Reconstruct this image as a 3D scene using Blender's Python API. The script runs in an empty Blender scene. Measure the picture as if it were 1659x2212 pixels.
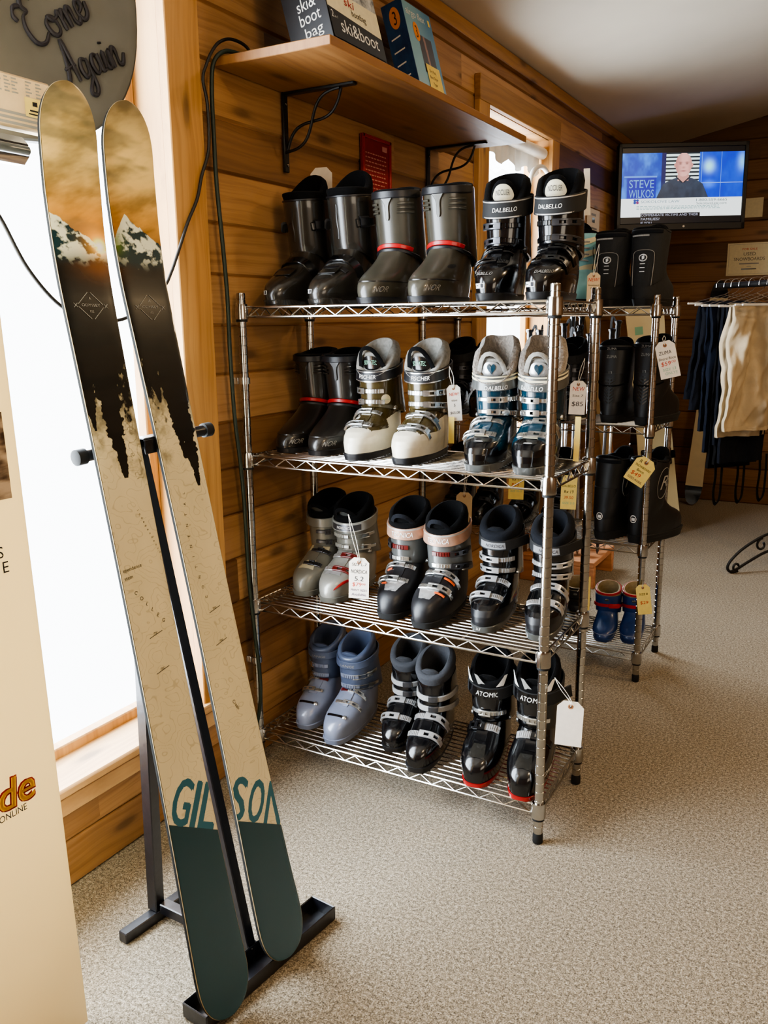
import bpy, math, random
import numpy as np
from mathutils import Vector, Matrix, noise
random.seed(7)
C = bpy.context.scene.collection
PI = math.pi

# ------------------------------------------------------------------ colour and materials
def hx(s):
    s = s.lstrip('#'); o = []
    for i in (0, 2, 4):
        c = int(s[i:i+2], 16)/255
        o.append(c/12.92 if c <= .04045 else ((c+.055)/1.055)**2.4)
    return (o[0], o[1], o[2], 1)

class NT:
    def __init__(s, name):
        s.m = bpy.data.materials.new(name); s.m.use_nodes = True
        s.t = s.m.node_tree; s.b = s.t.nodes['Principled BSDF']
    def n(s, typ, **kw):
        d = s.t.nodes.new(typ)
        for k, v in kw.items(): setattr(d, k, v)
        return d
    def l(s, a, b): s.t.links.new(a, b)
    def put(s, sock, v):
        if v is None: return
        if hasattr(v, 'is_linked'): s.l(v, sock)
        else: sock.default_value = v
    def math(s, op, a, b=None, c=None):
        d = s.n('ShaderNodeMath', operation=op)
        for i, v in enumerate((a, b, c)): s.put(d.inputs[i], v)
        return d.outputs[0]
    def mix(s, f, a, b, bt='MIX'):
        d = s.n('ShaderNodeMix', data_type='RGBA', blend_type=bt)
        s.put(d.inputs[0], f); s.put(d.inputs[6], a); s.put(d.inputs[7], b)
        return d.outputs[2]
    def noise(s, vec, scale, detail=3, rough=.5, w=None):
        d = s.n('ShaderNodeTexNoise')
        s.put(d.inputs['Vector'], vec); d.inputs['Scale'].default_value = scale
        d.inputs['Detail'].default_value = detail; d.inputs['Roughness'].default_value = rough
        return d.outputs[0]
    def ramp(s, f, stops):
        d = s.n('ShaderNodeValToRGB'); s.put(d.inputs[0], f)
        e = d.color_ramp.elements
        while len(e) < len(stops): e.new(.5)
        for q, (p, c) in zip(e, stops):
            q.position = p; q.color = c if not isinstance(c, str) else hx(c)
        return d.outputs[0]
    def xyz(s, v):
        d = s.n('ShaderNodeSeparateXYZ'); s.put(d.inputs[0], v); return d.outputs
    def vec(s, x, y, z):
        d = s.n('ShaderNodeCombineXYZ')
        for i, v in enumerate((x, y, z)): s.put(d.inputs[i], v)
        return d.outputs[0]
    def obj(s): return s.n('ShaderNodeTexCoord').outputs['Object']
    def bump(s, h, dist, strength=1):
        d = s.n('ShaderNodeBump'); s.put(d.inputs['Height'], h)
        d.inputs['Distance'].default_value = dist; d.inputs['Strength'].default_value = strength
        s.l(d.outputs[0], s.b.inputs['Normal'])
    def set(s, **kw):
        nm = dict(col='Base Color', rough='Roughness', metal='Metallic', spec='Specular IOR Level', coat='Coat Weight', cr='Coat Roughness', emi='Emission Color', es='Emission Strength', sheen='Sheen Weight')
        for k, v in kw.items(): s.put(s.b.inputs[nm[k]], v)
        return s

def plain(name, col, rough=.5, metal=0, coat=0, var=.12, scale=60, bump=0, spec=.5, sheen=0):
    t = NT(name); c = hx(col)
    if var:
        f = t.noise(t.obj(), scale, 3)
        d = tuple(x*(1-var) for x in c[:3])+(1,); e = tuple(min(1, x*(1+var)) for x in c[:3])+(1,)
        t.set(col=t.ramp(f, [(.3, d), (.7, e)]))
        if rough > .05: t.set(rough=t.math('MULTIPLY_ADD', f, .16*rough, rough*.92))
        if bump: t.bump(f, bump)
    else: t.set(col=c, rough=rough)
    t.set(metal=metal, coat=coat, spec=spec, sheen=sheen)
    if coat: t.set(cr=.06)
    return t.m

def emis(name, col, st=1.0):
    t = NT(name); t.set(col=(0, 0, 0, 1), emi=hx(col), es=st, rough=.5); return t.m

def wood(name, ax, light, mid, dark, boards=None, gs=1.0, var=1.0, rough=.55):
    """ax = (along, across) axes of object space; boards = (z0, pitch) gives every board its own tone"""
    t = NT(name); o = t.xyz(t.obj()); al, ac = o[ax[0]], o[ax[1]]
    third = o[3-ax[0]-ax[1]]
    if boards:
        bi = t.math('FLOOR', t.math('DIVIDE', t.math('SUBTRACT', ac, boards[0]-50*boards[1]), boards[1]))
        seg = t.math('FLOOR', t.math('DIVIDE', t.math('ADD', al, t.math('MULTIPLY', bi, .77)), 2.9))
        w = t.n('ShaderNodeTexWhiteNoise', noise_dimensions='2D'); t.l(t.vec(bi, seg, 0), w.inputs['Vector'])
        rnd = w.outputs['Value']; off = t.math('MULTIPLY', t.math('ADD', bi, seg), 7.31)
    else: rnd, off = .5, 0.0
    u = t.math('ADD', al, off)
    wob = t.noise(t.vec(t.math('MULTIPLY', u, 2.2), t.math('MULTIPLY', ac, 5), off), 1.0, 2)
    g = t.noise(t.vec(t.math('MULTIPLY', u, 1.6*gs), t.math('ADD', t.math('MULTIPLY', ac, 70*gs), t.math('MULTIPLY', wob, 4)), t.math('MULTIPLY', third, 20*gs)), 1.0, 4, .6)
    big = t.noise(t.vec(t.math('MULTIPLY', u, 1.3), t.math('MULTIPLY', ac, 6), off), 1.0, 3)
    k = t.n('ShaderNodeTexVoronoi', voronoi_dimensions='2D')
    t.l(t.vec(t.math('MULTIPLY', u, 2.6), t.math('MULTIPLY', ac, 8.5), 0), k.inputs['Vector']); k.inputs['Scale'].default_value = 1
    knot = t.ramp(k.outputs['Distance'], [(0, (1, 1, 1, 1)), (.07, (.85, .85, .85, 1)), (.13, (.25, .25, .25, 1)), (.2, (0, 0, 0, 1))])
    base = t.ramp(t.math('MULTIPLY_ADD', big, .5, t.math('MULTIPLY', rnd, .72*var)) if boards else t.math('MULTIPLY_ADD', big, .6, .275), [(.2, dark), (.5, mid), (.82, light)])
    gr = t.ramp(g, [(.33, (.72, .66, .6, 1)), (.56, (1, 1, 1, 1))])
    c = t.mix(1.0, base, gr, 'MULTIPLY')
    kc = t.math('GREATER_THAN', t.xyz(k.outputs['Color'])[0], .55)
    c = t.mix(t.math('MULTIPLY', t.math('MULTIPLY', knot, kc), .62), c, (.025, .011, .005, 1))
    t.set(col=c, rough=t.math('MULTIPLY_ADD', g, .2, rough-.1)); t.bump(g, .0012, .5)
    return t.m

M = {}
M['wall'] = wood('pine_wall', (1, 2), '#b98e60', '#926a42', '#5e4128', boards=(.668, .1363))
M['backwall'] = wood('pine_back_wall', (0, 2), '#8e6844', '#70502f', '#49331d', boards=(.668, .1363))
M['trimv'] = wood('pine_trim', (2, 1), '#cda36c', '#b5854c', '#946a3a', gs=.8)
M['trimh'] = wood('pine_trim_long', (1, 2), '#b98c58', '#9d7444', '#775530', gs=.8)
M['sill'] = wood('sill_wood', (1, 0), '#dcb98c', '#c59a68', '#a37444', gs=.8)
M['shelfw'] = wood('shelf_pine', (1, 0), '#a87947', '#8c6136', '#674524', gs=.7)
M['boxw'] = wood('crate_wood', (0, 2), '#e0ac84', '#c98c62', '#a96a42', gs=.8)
def carpet():
    t = NT('speckled_carpet'); o = t.obj()
    a = t.noise(o, 300, 2, .7); b = t.noise(o, 120, 2, .6); big = t.noise(o, 1.3, 3)
    mixd = t.math('MULTIPLY_ADD', a, .62, t.math('MULTIPLY', b, .38))
    c = t.ramp(mixd, [(.36, '#423a2e'), (.46, '#796e5b'), (.54, '#a0937e'), (.64, '#cbc0ad')])
    c = t.mix(t.math('MULTIPLY', big, .3), c, hx('#9a8c74'), 'MULTIPLY')
    t.set(col=c, rough=.95, spec=.15, sheen=.15); t.bump(mixd, .006, .8)
    return t.m
M['carpet'] = carpet()
M['ceil'] = plain('ceiling_paint', '#cdc2b0', .9, var=.04, scale=3)
M['chrome'] = plain('chrome_wire', '#b9b6b0', .17, 1, var=.05)
M['chromed'] = plain('chrome_worn', '#8f8a84', .24, 1, var=.2, scale=150)
M['blackmetal'] = plain('black_steel', '#15151a', .32, 0, coat=.3, var=.2, bump=.0004)
M['iron'] = plain('black_iron', '#0d0c0c', .5, var=.2)
M['blk'] = plain('black_gloss_plastic', '#08080a', .2, coat=.5, var=.15)
M['blk2'] = plain('black_satin_plastic', '#131316', .4, var=.15)
M['rub'] = plain('black_rubber', '#0b0b0b', .7, var=.2)
M['gun'] = plain('gunmetal_plastic', '#25231f', .25, coat=.4, var=.12, scale=20)
M['gun2'] = plain('pewter_plastic', '#3d3a31', .32, coat=.4, var=.12, scale=20)
M['gun3'] = plain('dark_pewter_plastic', '#1d1a17', .3, coat=.4, var=.12, scale=20)
M['felt'] = plain('black_padding', '#060607', .95, var=.25, sheen=.02, bump=.001, scale=200, spec=.15)
M['felt2'] = plain('charcoal_padding', '#15171c', .9, var=.15, sheen=.02, bump=.001, scale=200, spec=.15)
M['felt3'] = plain('slate_padding', '#35373c', .9, var=.15, sheen=.03, bump=.001, scale=200)
M['fur'] = plain('grey_fleece', '#857b70', 1, var=.3, scale=160, bump=.006, sheen=.5)
M['fabg'] = plain('grey_lining', '#8d8a83', .9, var=.2, scale=120, bump=.001)
M['silver'] = plain('silver_plastic', '#b3b3b3', .28, .55, var=.1)
M['alu'] = plain('buckle_metal', '#c9c9c6', .22, .9, var=.08)
M['alud'] = plain('dark_buckle_metal', '#55565a', .3, .8, var=.1)
M['red'] = plain('red_plastic', '#a3191b', .35, var=.1, coat=.2)
M['redd'] = plain('deep_red_plastic', '#5e1512', .35, var=.1, coat=.2)
M['orange'] = plain('orange_plastic', '#d5561a', .4, var=.1)
M['olive'] = plain('olive_bronze_plastic', '#4a3f24', .24, .25, coat=.5, var=.15, scale=20)
M['white'] = plain('pearl_white_plastic', '#d9d2bd', .3, coat=.4, var=.05)
M['teal'] = plain('petrol_blue_plastic', '#0d2f3e', .2, coat=.6, var=.15, scale=20)
M['grey'] = plain('grey_plastic', '#77776f', .33, .2, coat=.3, var=.1, scale=20)
M['greyl'] = plain('light_grey_plastic', '#9a9a93', .3, .3, coat=.3, var=.1, scale=20)
M['bone'] = plain('bone_plastic', '#b9b298', .4, var=.08)
M['tgrey'] = plain('steel_grey_plastic', '#5f615f', .3, .35, coat=.3, var=.1, scale=20)
M['lange'] = plain('blue_grey_plastic', '#7f889e', .3, .1, coat=.5, var=.08, scale=20)
M['langed'] = plain('dark_blue_grey_plastic', '#4d5870', .38, .1, coat=.2, var=.08, scale=20)
M['strapg'] = plain('grey_webbing', '#9d9d9c', .8, var=.15, scale=200)
M['strapd'] = plain('dull_grey_webbing', '#7b7c7e', .7, var=.1, scale=200)
M['strapk'] = plain('black_webbing', '#0f0f10', .75, var=.2, scale=200)
M['strapc'] = plain('copper_print', '#b08a74', .35, .3, var=.1)
M['straps'] = plain('silver_print', '#a8a49e', .35, .3, var=.1)
M['cream'] = plain('cream_print', '#d8cfae', .6, var=.05)
M['paper'] = plain('white_card', '#e9dfd0', .85, var=.04)
M['paperp'] = plain('manila_card', '#d5bc95', .85, var=.05)
M['papery'] = plain('yellow_card', '#e8d178', .85, var=.05)
M['string'] = plain('white_string', '#ddd6c8', .9, var=.05)
M['ink'] = plain('black_ink', '#141018', .7, var=0)
M['inkr'] = plain('red_ink', '#c43a22', .7, var=0)
M['inkg'] = plain('green_ink', '#7fb295', .7, var=0)
M['inkv'] = plain('violet_ink', '#3a2350', .7, var=0)
M['inkw'] = plain('white_ink', '#e6e4de', .5, var=0)
M['inkgrey'] = plain('grey_ink', '#8f8d88', .6, var=0)
M['boardboot'] = plain('black_boot_leather', '#0e0e0f', .5, var=.25, scale=40, bump=.001)
M['bootsuede'] = plain('black_boot_nubuck', '#1a1b1c', .85, var=.25, scale=90, bump=.001)
M['kid'] = plain('blue_child_boot_plastic', '#1d3768', .35, coat=.2, var=.15, scale=25)
M['kidl'] = plain('tan_liner', '#9b8763', .8, var=.15)
M['green'] = plain('green_cord_rubber', '#1d2a20', .5, var=.1)
M['cordk'] = plain('black_cord_rubber', '#16130f', .5, var=.1)
def fabric(name, col, sc=9):
    t = NT(name); c = hx(col); o = t.obj()
    f = t.noise(o, sc, 5, .6); g = t.noise(o, 500, 2)
    t.set(col=t.ramp(f, [(.3, tuple(x*.8 for x in c[:3])+(1,)), (.7, c)]), rough=.85, spec=.2, sheen=.02)
    t.bump(t.math('MULTIPLY_ADD', g, .15, f), .012, .6); return t.m
M['beige'] = fabric('beige_snow_trousers', '#cbb899')
M['beigeh'] = fabric('beige_hem_lining', '#9c948a')
M['navy'] = fabric('navy_snow_trousers', '#0f131d')
M['navyb'] = fabric('blue_snow_trousers', '#131a29')
M['blackf'] = fabric('black_snow_trousers', '#0c0c0e')
def glass():
    m = bpy.data.materials.new('window_glass'); m.use_nodes = True; t = m.node_tree; t.nodes.clear()
    o = t.nodes.new('ShaderNodeOutputMaterial'); x = t.nodes.new('ShaderNodeMixShader')
    a = t.nodes.new('ShaderNodeBsdfTransparent'); g = t.nodes.new('ShaderNodeBsdfGlossy'); g.inputs['Roughness'].default_value = .02
    fr = t.nodes.new('ShaderNodeFresnel'); fr.inputs[0].default_value = 1.45
    t.links.new(fr.outputs[0], x.inputs[0]); t.links.new(a.outputs[0], x.inputs[1]); t.links.new(g.outputs[0], x.inputs[2]); t.links.new(x.outputs[0], o.inputs[0])
    return m
M['glass'] = glass()
def attr_mat(name, rough=.3, coat=0, emit=0):
    t = NT(name); a = t.n('ShaderNodeAttribute', attribute_name='col')
    if emit: t.set(col=(.01, .01, .01, 1), emi=a.outputs[0], es=emit, rough=.3)
    else: t.set(col=a.outputs[0], rough=rough, coat=coat, cr=.04)
    return t.m

# ------------------------------------------------------------------ mesh building
def V(*a): return Vector(a)
class MB:
    def __init__(s): s.v = []; s.f = []; s.mi = []
    def add(s, vs, fs, mi=0):
        o = len(s.v); s.v += [tuple(x) for x in vs]
        s.f += [tuple(i+o for i in f) for f in fs]; s.mi += [mi]*len(fs)
        return s
    def box(s, c, d, rot=None, mi=0, bev=0):
        x, y, z = d[0]/2, d[1]/2, d[2]/2
        b = min(bev, .45*min(d)) if bev else 0
        vs = []; fs = []
        if not b:
            vs = [V(i, j, k) for i in (-x, x) for j in (-y, y) for k in (-z, z)]
            fs = [(0, 1, 3, 2), (4, 6, 7, 5), (0, 4, 5, 1), (2, 3, 7, 6), (0, 2, 6, 4), (1, 5, 7, 3)]
        else:   # chamfered box: eight corners of three points each
            id_ = {}
            for i in (-1, 1):
                for j in (-1, 1):
                    for k in (-1, 1):
                        for a in range(3):
                            p = [i*(x-b), j*(y-b), k*(z-b)]; p[a] = (i, j, k)[a]*(x, y, z)[a]
                            id_[i, j, k, a] = len(vs); vs.append(V(*p))
            for a in range(3):
                u, w = (a+1) % 3, (a+2) % 3
                for sg in (-1, 1):
                    q = []
                    for (p, r) in ((-1, -1), (1, -1), (1, 1), (-1, 1)):
                        t = [0, 0, 0]; t[a] = sg; t[u] = p; t[w] = r; q.append(id_[t[0], t[1], t[2], a])
                    fs.append(tuple(q if sg > 0 else q[::-1]))
                for p in (-1, 1):
                    for r in (-1, 1):
                        t = [0, 0, 0]; t[u] = p; t[w] = r; t[a] = -1; m0 = tuple(t); t[a] = 1; m1 = tuple(t)
                        q = (id_[m0+(u,)], id_[m1+(u,)], id_[m1+(w,)], id_[m0+(w,)])
                        fs.append(q if p*r > 0 else q[::-1])
            for i in (-1, 1):
                for j in (-1, 1):
                    for k in (-1, 1):
                        q = tuple(id_[i, j, k, a] for a in range(3))
                        fs.append(q if i*j*k > 0 else q[::-1])
        R = rot if rot is not None else Matrix.Identity(3)
        return s.add([R @ p + Vector(c) for p in vs], fs, mi)
    def tube(s, pts, r, n=8, mi=0, closed=False, caps=True, flat=1.0):
        pts = [Vector(p) for p in pts]; N = len(pts); rr = r if isinstance(r, (list, tuple)) else [r]*N
        vs = []; fs = []; up = None
        for i, p in enumerate(pts):
            if closed: t = pts[(i+1) % N]-pts[i-1]
            else: t = pts[min(i+1, N-1)]-pts[max(i-1, 0)]
            t.normalize()
            if up is None:
                up = t.orthogonal().normalized()
            up = (up - t*up.dot(t))
            if up.length < 1e-6: up = t.orthogonal()
            up.normalize(); w = t.cross(up)
            for k in range(n):
                a = 2*PI*k/n; vs.append(p+(up*math.cos(a)+w*math.sin(a)*flat)*rr[i])
        for i in range(N if closed else N-1):
            for k in range(n):
                a, b = i*n+k, i*n+(k+1) % n; c = ((i+1) % N)*n
                fs.append((a, b, c+(k+1) % n, c+k))
        if caps and not closed: fs += [tuple(range(n))[::-1], tuple(range((N-1)*n, N*n))]
        return s.add(vs, fs, mi)
    def lathe(s, prof, c=(0, 0, 0), n=16, mi=0, axis=None):
        """prof: [(r, z)]"""
        R = Vector((0, 0, 1)).rotation_difference(Vector(axis)).to_matrix() if axis is not None else Matrix.Identity(3)
        vs = [R @ V(r*math.cos(2*PI*k/n), r*math.sin(2*PI*k/n), z)+Vector(c) for r, z in prof for k in range(n)]
        fs = [(i*n+k, i*n+(k+1) % n, (i+1)*n+(k+1) % n, (i+1)*n+k) for i in range(len(prof)-1) for k in range(n)]
        fs += [tuple(range(n))[::-1], tuple(range((len(prof)-1)*n, len(prof)*n))]
        return s.add(vs, fs, mi)
    def loft(s, rings, mi=0, caps=(1, 1), closed=True, matf=None):
        n = len(rings[0]); vs = [p for r in rings for p in r]; fs = []; ms = []
        for i in range(len(rings)-1):
            for k in range(n if closed else n-1):
                f = (i*n+k, i*n+(k+1) % n, (i+1)*n+(k+1) % n, (i+1)*n+k); fs.append(f)
                ms.append(matf(sum((Vector(vs[q]) for q in f), Vector())/4) if matf else mi)
        if caps[0]: fs.append(tuple(range(n))[::-1]); ms.append(matf(Vector(vs[0])) if matf else mi)
        if caps[1]: fs.append(tuple(range((len(rings)-1)*n, len(rings)*n))); ms.append(matf(Vector(vs[-1])) if matf else mi)
        s.add(vs, fs, 0); s.mi[-len(fs):] = ms
        return s
    def prism(s, poly, a, b, mi=0):
        """poly of 3-D points extruded by vector b-a"""
        d = Vector(b)-Vector(a); n = len(poly)
        vs = [Vector(p) for p in poly]+[Vector(p)+d for p in poly]
        fs = [tuple(range(n))[::-1], tuple(range(n, 2*n))]+[(k, (k+1) % n, n+(k+1) % n, n+k) for k in range(n)]
        return s.add(vs, fs, mi)
    def ribbon(s, pts, nrm, w, th, mi=0, closed=False, lift=0.0):
        """strap of width w and thickness th laid along pts with outward normals nrm"""
        N = len(pts); rings = []
        for i in range(N):
            p = Vector(pts[i]); n = Vector(nrm[i]).normalized()
            t = (Vector(pts[(i+1) % N])-Vector(pts[i-1])) if closed else (Vector(pts[min(i+1, N-1)])-Vector(pts[max(i-1, 0)]))
            sd = n.cross(t).normalized(); ww = (w[i] if isinstance(w, (list, tuple)) else w)/2
            p = p+n*lift; e = min(th*.35, ww*.4)
            rings.append([p-sd*ww, p-sd*ww+n*(th-e), p-sd*(ww-e)+n*th, p+sd*(ww-e)+n*th, p+sd*ww+n*(th-e), p+sd*ww])
        if closed: rings.append(rings[0])
        return s.loft(rings, mi, caps=(0, 0) if closed else (1, 1))
    def grid(s, f, nu, nv, mi=0):
        vs = [f(i/nu, j/nv) for i in range(nu+1) for j in range(nv+1)]
        fs = [(i*(nv+1)+j, (i+1)*(nv+1)+j, (i+1)*(nv+1)+j+1, i*(nv+1)+j+1) for i in range(nu) for j in range(nv)]
        return s.add(vs, fs, mi)
    def build(s, name, mats, parent=None, ang=38, flip=False, fix=True):
        me = bpy.data.meshes.new(name); me.from_pydata(s.v, [], s.f)
        mats = mats if isinstance(mats, (list, tuple)) else [mats]
        for m in mats: me.materials.append(M[m] if isinstance(m, str) else m)
        me.polygons.foreach_set('material_index', s.mi)
        if flip: me.flip_normals()
        me.update()
        if fix:
            import bmesh
            b = bmesh.new(); b.from_mesh(me); bmesh.ops.recalc_face_normals(b, faces=b.faces); b.to_mesh(me); b.free()
        if ang:
            me.shade_smooth(); me.set_sharp_from_angle(angle=math.radians(ang))
        o = bpy.data.objects.new(name, me); C.objects.link(o)
        if parent is not None: o.parent = parent
        return o

def tag(o, label, cat, group=None, kind=None):
    o['label'] = label; o['category'] = cat
    if group: o['group'] = group
    if kind: o['kind'] = kind
    return o
def thing(name, label, cat, loc=(0, 0, 0), rz=0, group=None, mat=None):
    o = bpy.data.objects.new(name, None); C.objects.link(o); o.empty_display_size = .05
    if mat is not None: o.matrix_world = mat
    else: o.location = loc; o.rotation_euler = (0, 0, rz)
    return tag(o, label, cat, group)
def struct(o):
    o['kind'] = 'structure'; return o
def copy_tree(o, parent=None):
    c = o.copy(); C.objects.link(c); c.parent = parent
    for ch in list(o.children): copy_tree(ch, c)
    return c

# lettering: glyph outlines of the built-in face as flat triangles
_gl = {}
def glyphs(txt):
    if txt not in _gl:
        cu = bpy.data.curves.new('t', 'FONT'); cu.body = txt; cu.size = 1; cu.resolution_u = 3
        o = bpy.data.objects.new('t', cu); C.objects.link(o)
        me = bpy.data.meshes.new_from_object(o.evaluated_get(bpy.context.evaluated_depsgraph_get()))
        me.calc_loop_triangles()
        _gl[txt] = ([(v.co.x, v.co.y) for v in me.vertices], [tuple(t.vertices) for t in me.loop_triangles])
        bpy.data.objects.remove(o); bpy.data.curves.remove(cu); bpy.data.meshes.remove(me)
    return _gl[txt]
def lettering(mb, txt, f, h, x=0, y=0, w=None, al='C', sh=0, rot=0, mi=0):
    """txt with capital height h (and width w if given) set at (x, y) of the surface f(x, y) -> point"""
    vs, fs = glyphs(txt)
    if not vs: return
    x0 = min(a for a, b in vs); x1 = max(a for a, b in vs); k = h/.69; kx = k if w is None else w/(x1-x0)
    ox = {'L': x0, 'C': (x0+x1)/2, 'R': x1}[al]; c, s_ = math.cos(rot), math.sin(rot); out = []
    for a, b in vs:
        px, py = (a-ox)*kx+sh*b*k, b*k
        out.append(f(x+px*c-py*s_, y+px*s_+py*c))
    mb.add(out, fs, mi)
def flat(o, ux, uy):
    o, ux, uy = Vector(o), Vector(ux).normalized(), Vector(uy).normalized()
    return lambda x, y: o+ux*x+uy*y
def smoothpts(pts, n=6):
    """Catmull-Rom through pts"""
    P = [Vector(p) for p in pts]; out = []
    for i in range(len(P)-1):
        a, b, c, d = P[max(i-1, 0)], P[i], P[i+1], P[min(i+2, len(P)-1)]
        for k in range(n):
            t = k/n
            out.append(.5*((2*b)+(c-a)*t+(2*a-5*b+4*c-d)*t*t+(3*b-a-3*c+d)*t**3))
    return out+[P[-1]]

# ------------------------------------------------------------------ camera, light
cam = bpy.data.cameras.new('camera'); co = bpy.data.objects.new('camera', cam); C.objects.link(co)
cam.sensor_fit = 'HORIZONTAL'; cam.sensor_width = 36; cam.lens = 1848.41/1659*36; cam.clip_start = .02
RT_, UP_, FW_ = V(0.872777, 0.488023, -0.009696), V(-0.097149, 0.193140, 0.976350), V(-0.478354, 0.851194, -0.215979)
CAM = V(1.592335, -1.967928, 1.353836)
mw = Matrix.Identity(4)
for i in range(3): mw[i][0], mw[i][1], mw[i][2], mw[i][3] = RT_[i], UP_[i], -FW_[i], CAM[i]
co.matrix_world = mw
bpy.context.scene.camera = co
sc = bpy.context.scene
sc.view_settings.view_transform = 'AgX'; sc.view_settings.look = 'AgX - Medium High Contrast'; sc.view_settings.exposure = .15
sc.cycles.use_denoising = True
sc.cycles.max_bounces = 8; sc.cycles.diffuse_bounces = 4; sc.cycles.glossy_bounces = 4; sc.cycles.transparent_max_bounces = 8
sc.cycles.sample_clamp_indirect = 6; sc.cycles.caustics_reflective = False; sc.cycles.caustics_refractive = False
w = bpy.data.worlds.new('world'); sc.world = w; w.use_nodes = True
w.node_tree.nodes['Background'].inputs[0].default_value = (.92, .96, 1, 1); w.node_tree.nodes['Background'].inputs[1].default_value = 6
def area(name, loc, d, sx, sy, power, col, spread=PI):
    l = bpy.data.lights.new(name, 'AREA'); l.shape = 'RECTANGLE'; l.size = sx; l.size_y = sy; l.energy = power; l.color = col; l.spread = spread
    o = bpy.data.objects.new(name, l); C.objects.link(o); o.location = loc
    o.rotation_euler = Vector(d).to_track_quat('-Z', 'Y').to_euler(); return o
# daylight beyond the two windows, ceiling lamps in the shop, one added fill
area('daylight_front', (-.5, -1.3, 1.35), (1, 0, 0), 2.9, 2.6, 460, (.78, .89, 1))
area('daylight_back', (-.4, 2.35, 1.5), (1, 0, 0), 1.9, 2.2, 230, (.78, .89, 1))
for i, (x, y, z, p) in enumerate(((2.3, -1.2, 2.85, 22), (2.6, 1.3, 2.9, 22), (3.6, 3.4, 3.0, 13))):
    area('ceiling_lamp', (x, y, z), (-.15, 0, -1), .22, .22, p, (1, .71, .40))
area('fill_light', (4.6, -2.6, 1.9), (-1, .55, .12), 2.2, 1.6, 44, (1, .86, .68))  # unseen fill added to lift the walls and ceiling, no fixture of the shop

# ------------------------------------------------------------------ the room
ZC = 2.555                       # ceiling height at the left wall; it climbs away from that wall
W1 = (-2.25, -.24, .285, 2.3)    # big front window opening (y0, y1, z0, z1)
W2 = (1.81, 2.68, .66, 2.285)    # second window
struct(MB().add([(-.02, -4, 0), (5.6, -4, 0), (5.6, 4.9, 0), (-.02, 4.9, 0)], [(0, 1, 2, 3)]).build('floor', 'carpet', ang=0))
zc = lambda x: ZC+.205*x
b = MB(); xs = (-.02, 5.6)
b.add([(x, y, zc(x)+d) for x in xs for y in (-4, 4.95) for d in (0, .05)], [(0, 1, 3, 2), (4, 6, 7, 5), (0, 4, 5, 1), (2, 3, 7, 6), (0, 2, 6, 4), (1, 5, 7, 3)])
struct(b.build('ceiling', 'ceil', ang=0))
def boards(b, axis, sgn, off, a0, a1, ztop, holes=()):
    """horizontal lapped boards on a wall; axis = running direction, off = wall face"""
    k0 = math.floor((0-.668)/.1363)
    for k in range(k0, 40):
        z0, z1 = max(.668+k*.1363, 0), min(.668+(k+1)*.1363, ztop)
        if z1-z0 < .012: continue
        zm = (z0+z1)/2; cuts = sorted((h[0]-.026, h[1]+.026) for h in holes if h[2]-.03 < zm < h[3]+.03)
        spans = []; s = a0
        for c0, c1 in cuts:
            if c0 > s: spans.append((s, c0))
            s = max(s, c1)
        if s < a1: spans.append((s, a1))
        prof = [(-.025, z0), (-.010, z0), (-.009, z0+.002), (-.001, z0+.008), (0, z0+.014), (-.003, z1-.003), (-.009, z1), (-.025, z1)]
        for c0, c1 in spans:
            P = [(off+sgn*d, c0, z) if axis == 'y' else (c0, off+sgn*d, z) for d, z in prof]
            b.prism(P, (0, 0, 0), (0, c1-c0, 0) if axis == 'y' else (c1-c0, 0, 0))
b = MB(); boards(b, 'y', 1, 0, -4, 4.87, ZC, (W1, W2)); struct(b.build('wall_left', 'wall', ang=25))
b = MB(); boards(b, 'x', -1, 4.85, 0, 5.6, 3.9); struct(b.build('wall_back', 'backwall', ang=25))
b = MB(); boards(b, 'y', -1, 5.55, -4, 4.87, 3.85); struct(b.build('wall_right', 'wall', ang=25))
b = MB(); boards(b, 'x', 1, -3.95, 0, 5.6, 3.9); struct(b.build('wall_front', 'backwall', ang=25))
# strip along the ceiling, casings, sills
def slab(name, c, d, mat, bev=.003):
    o = MB().box((0, 0, 0), d, bev=bev).build(name, mat); o.location = c; return struct(o)
slab('trim_1', (.012, .45, ZC-.03), (.03, 8.8, .06), 'trimh')
slab('trim_2', (.0125, -.178, 1.27), (.03, .124, 2.03), 'trimv')                  # casing right of the front window
slab('trim_3', (.0125, -.178+.0, 2.42), (.028, .124, .27), 'trimv')
slab('trim_4', (.0125, 1.752, 1.5), (.028, .115, 1.78), 'trimv')                  # casings of the second window
slab('trim_5', (.0125, 2.735, 1.5), (.028, .11, 1.78), 'trimv')
slab('trim_6', (.014, 2.243, 2.338), (.03, 1.1, .105), 'trimh')
slab('trim_7', (.0, 2.243, .635), (.07, 1.1, .05), 'trimh')
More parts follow.
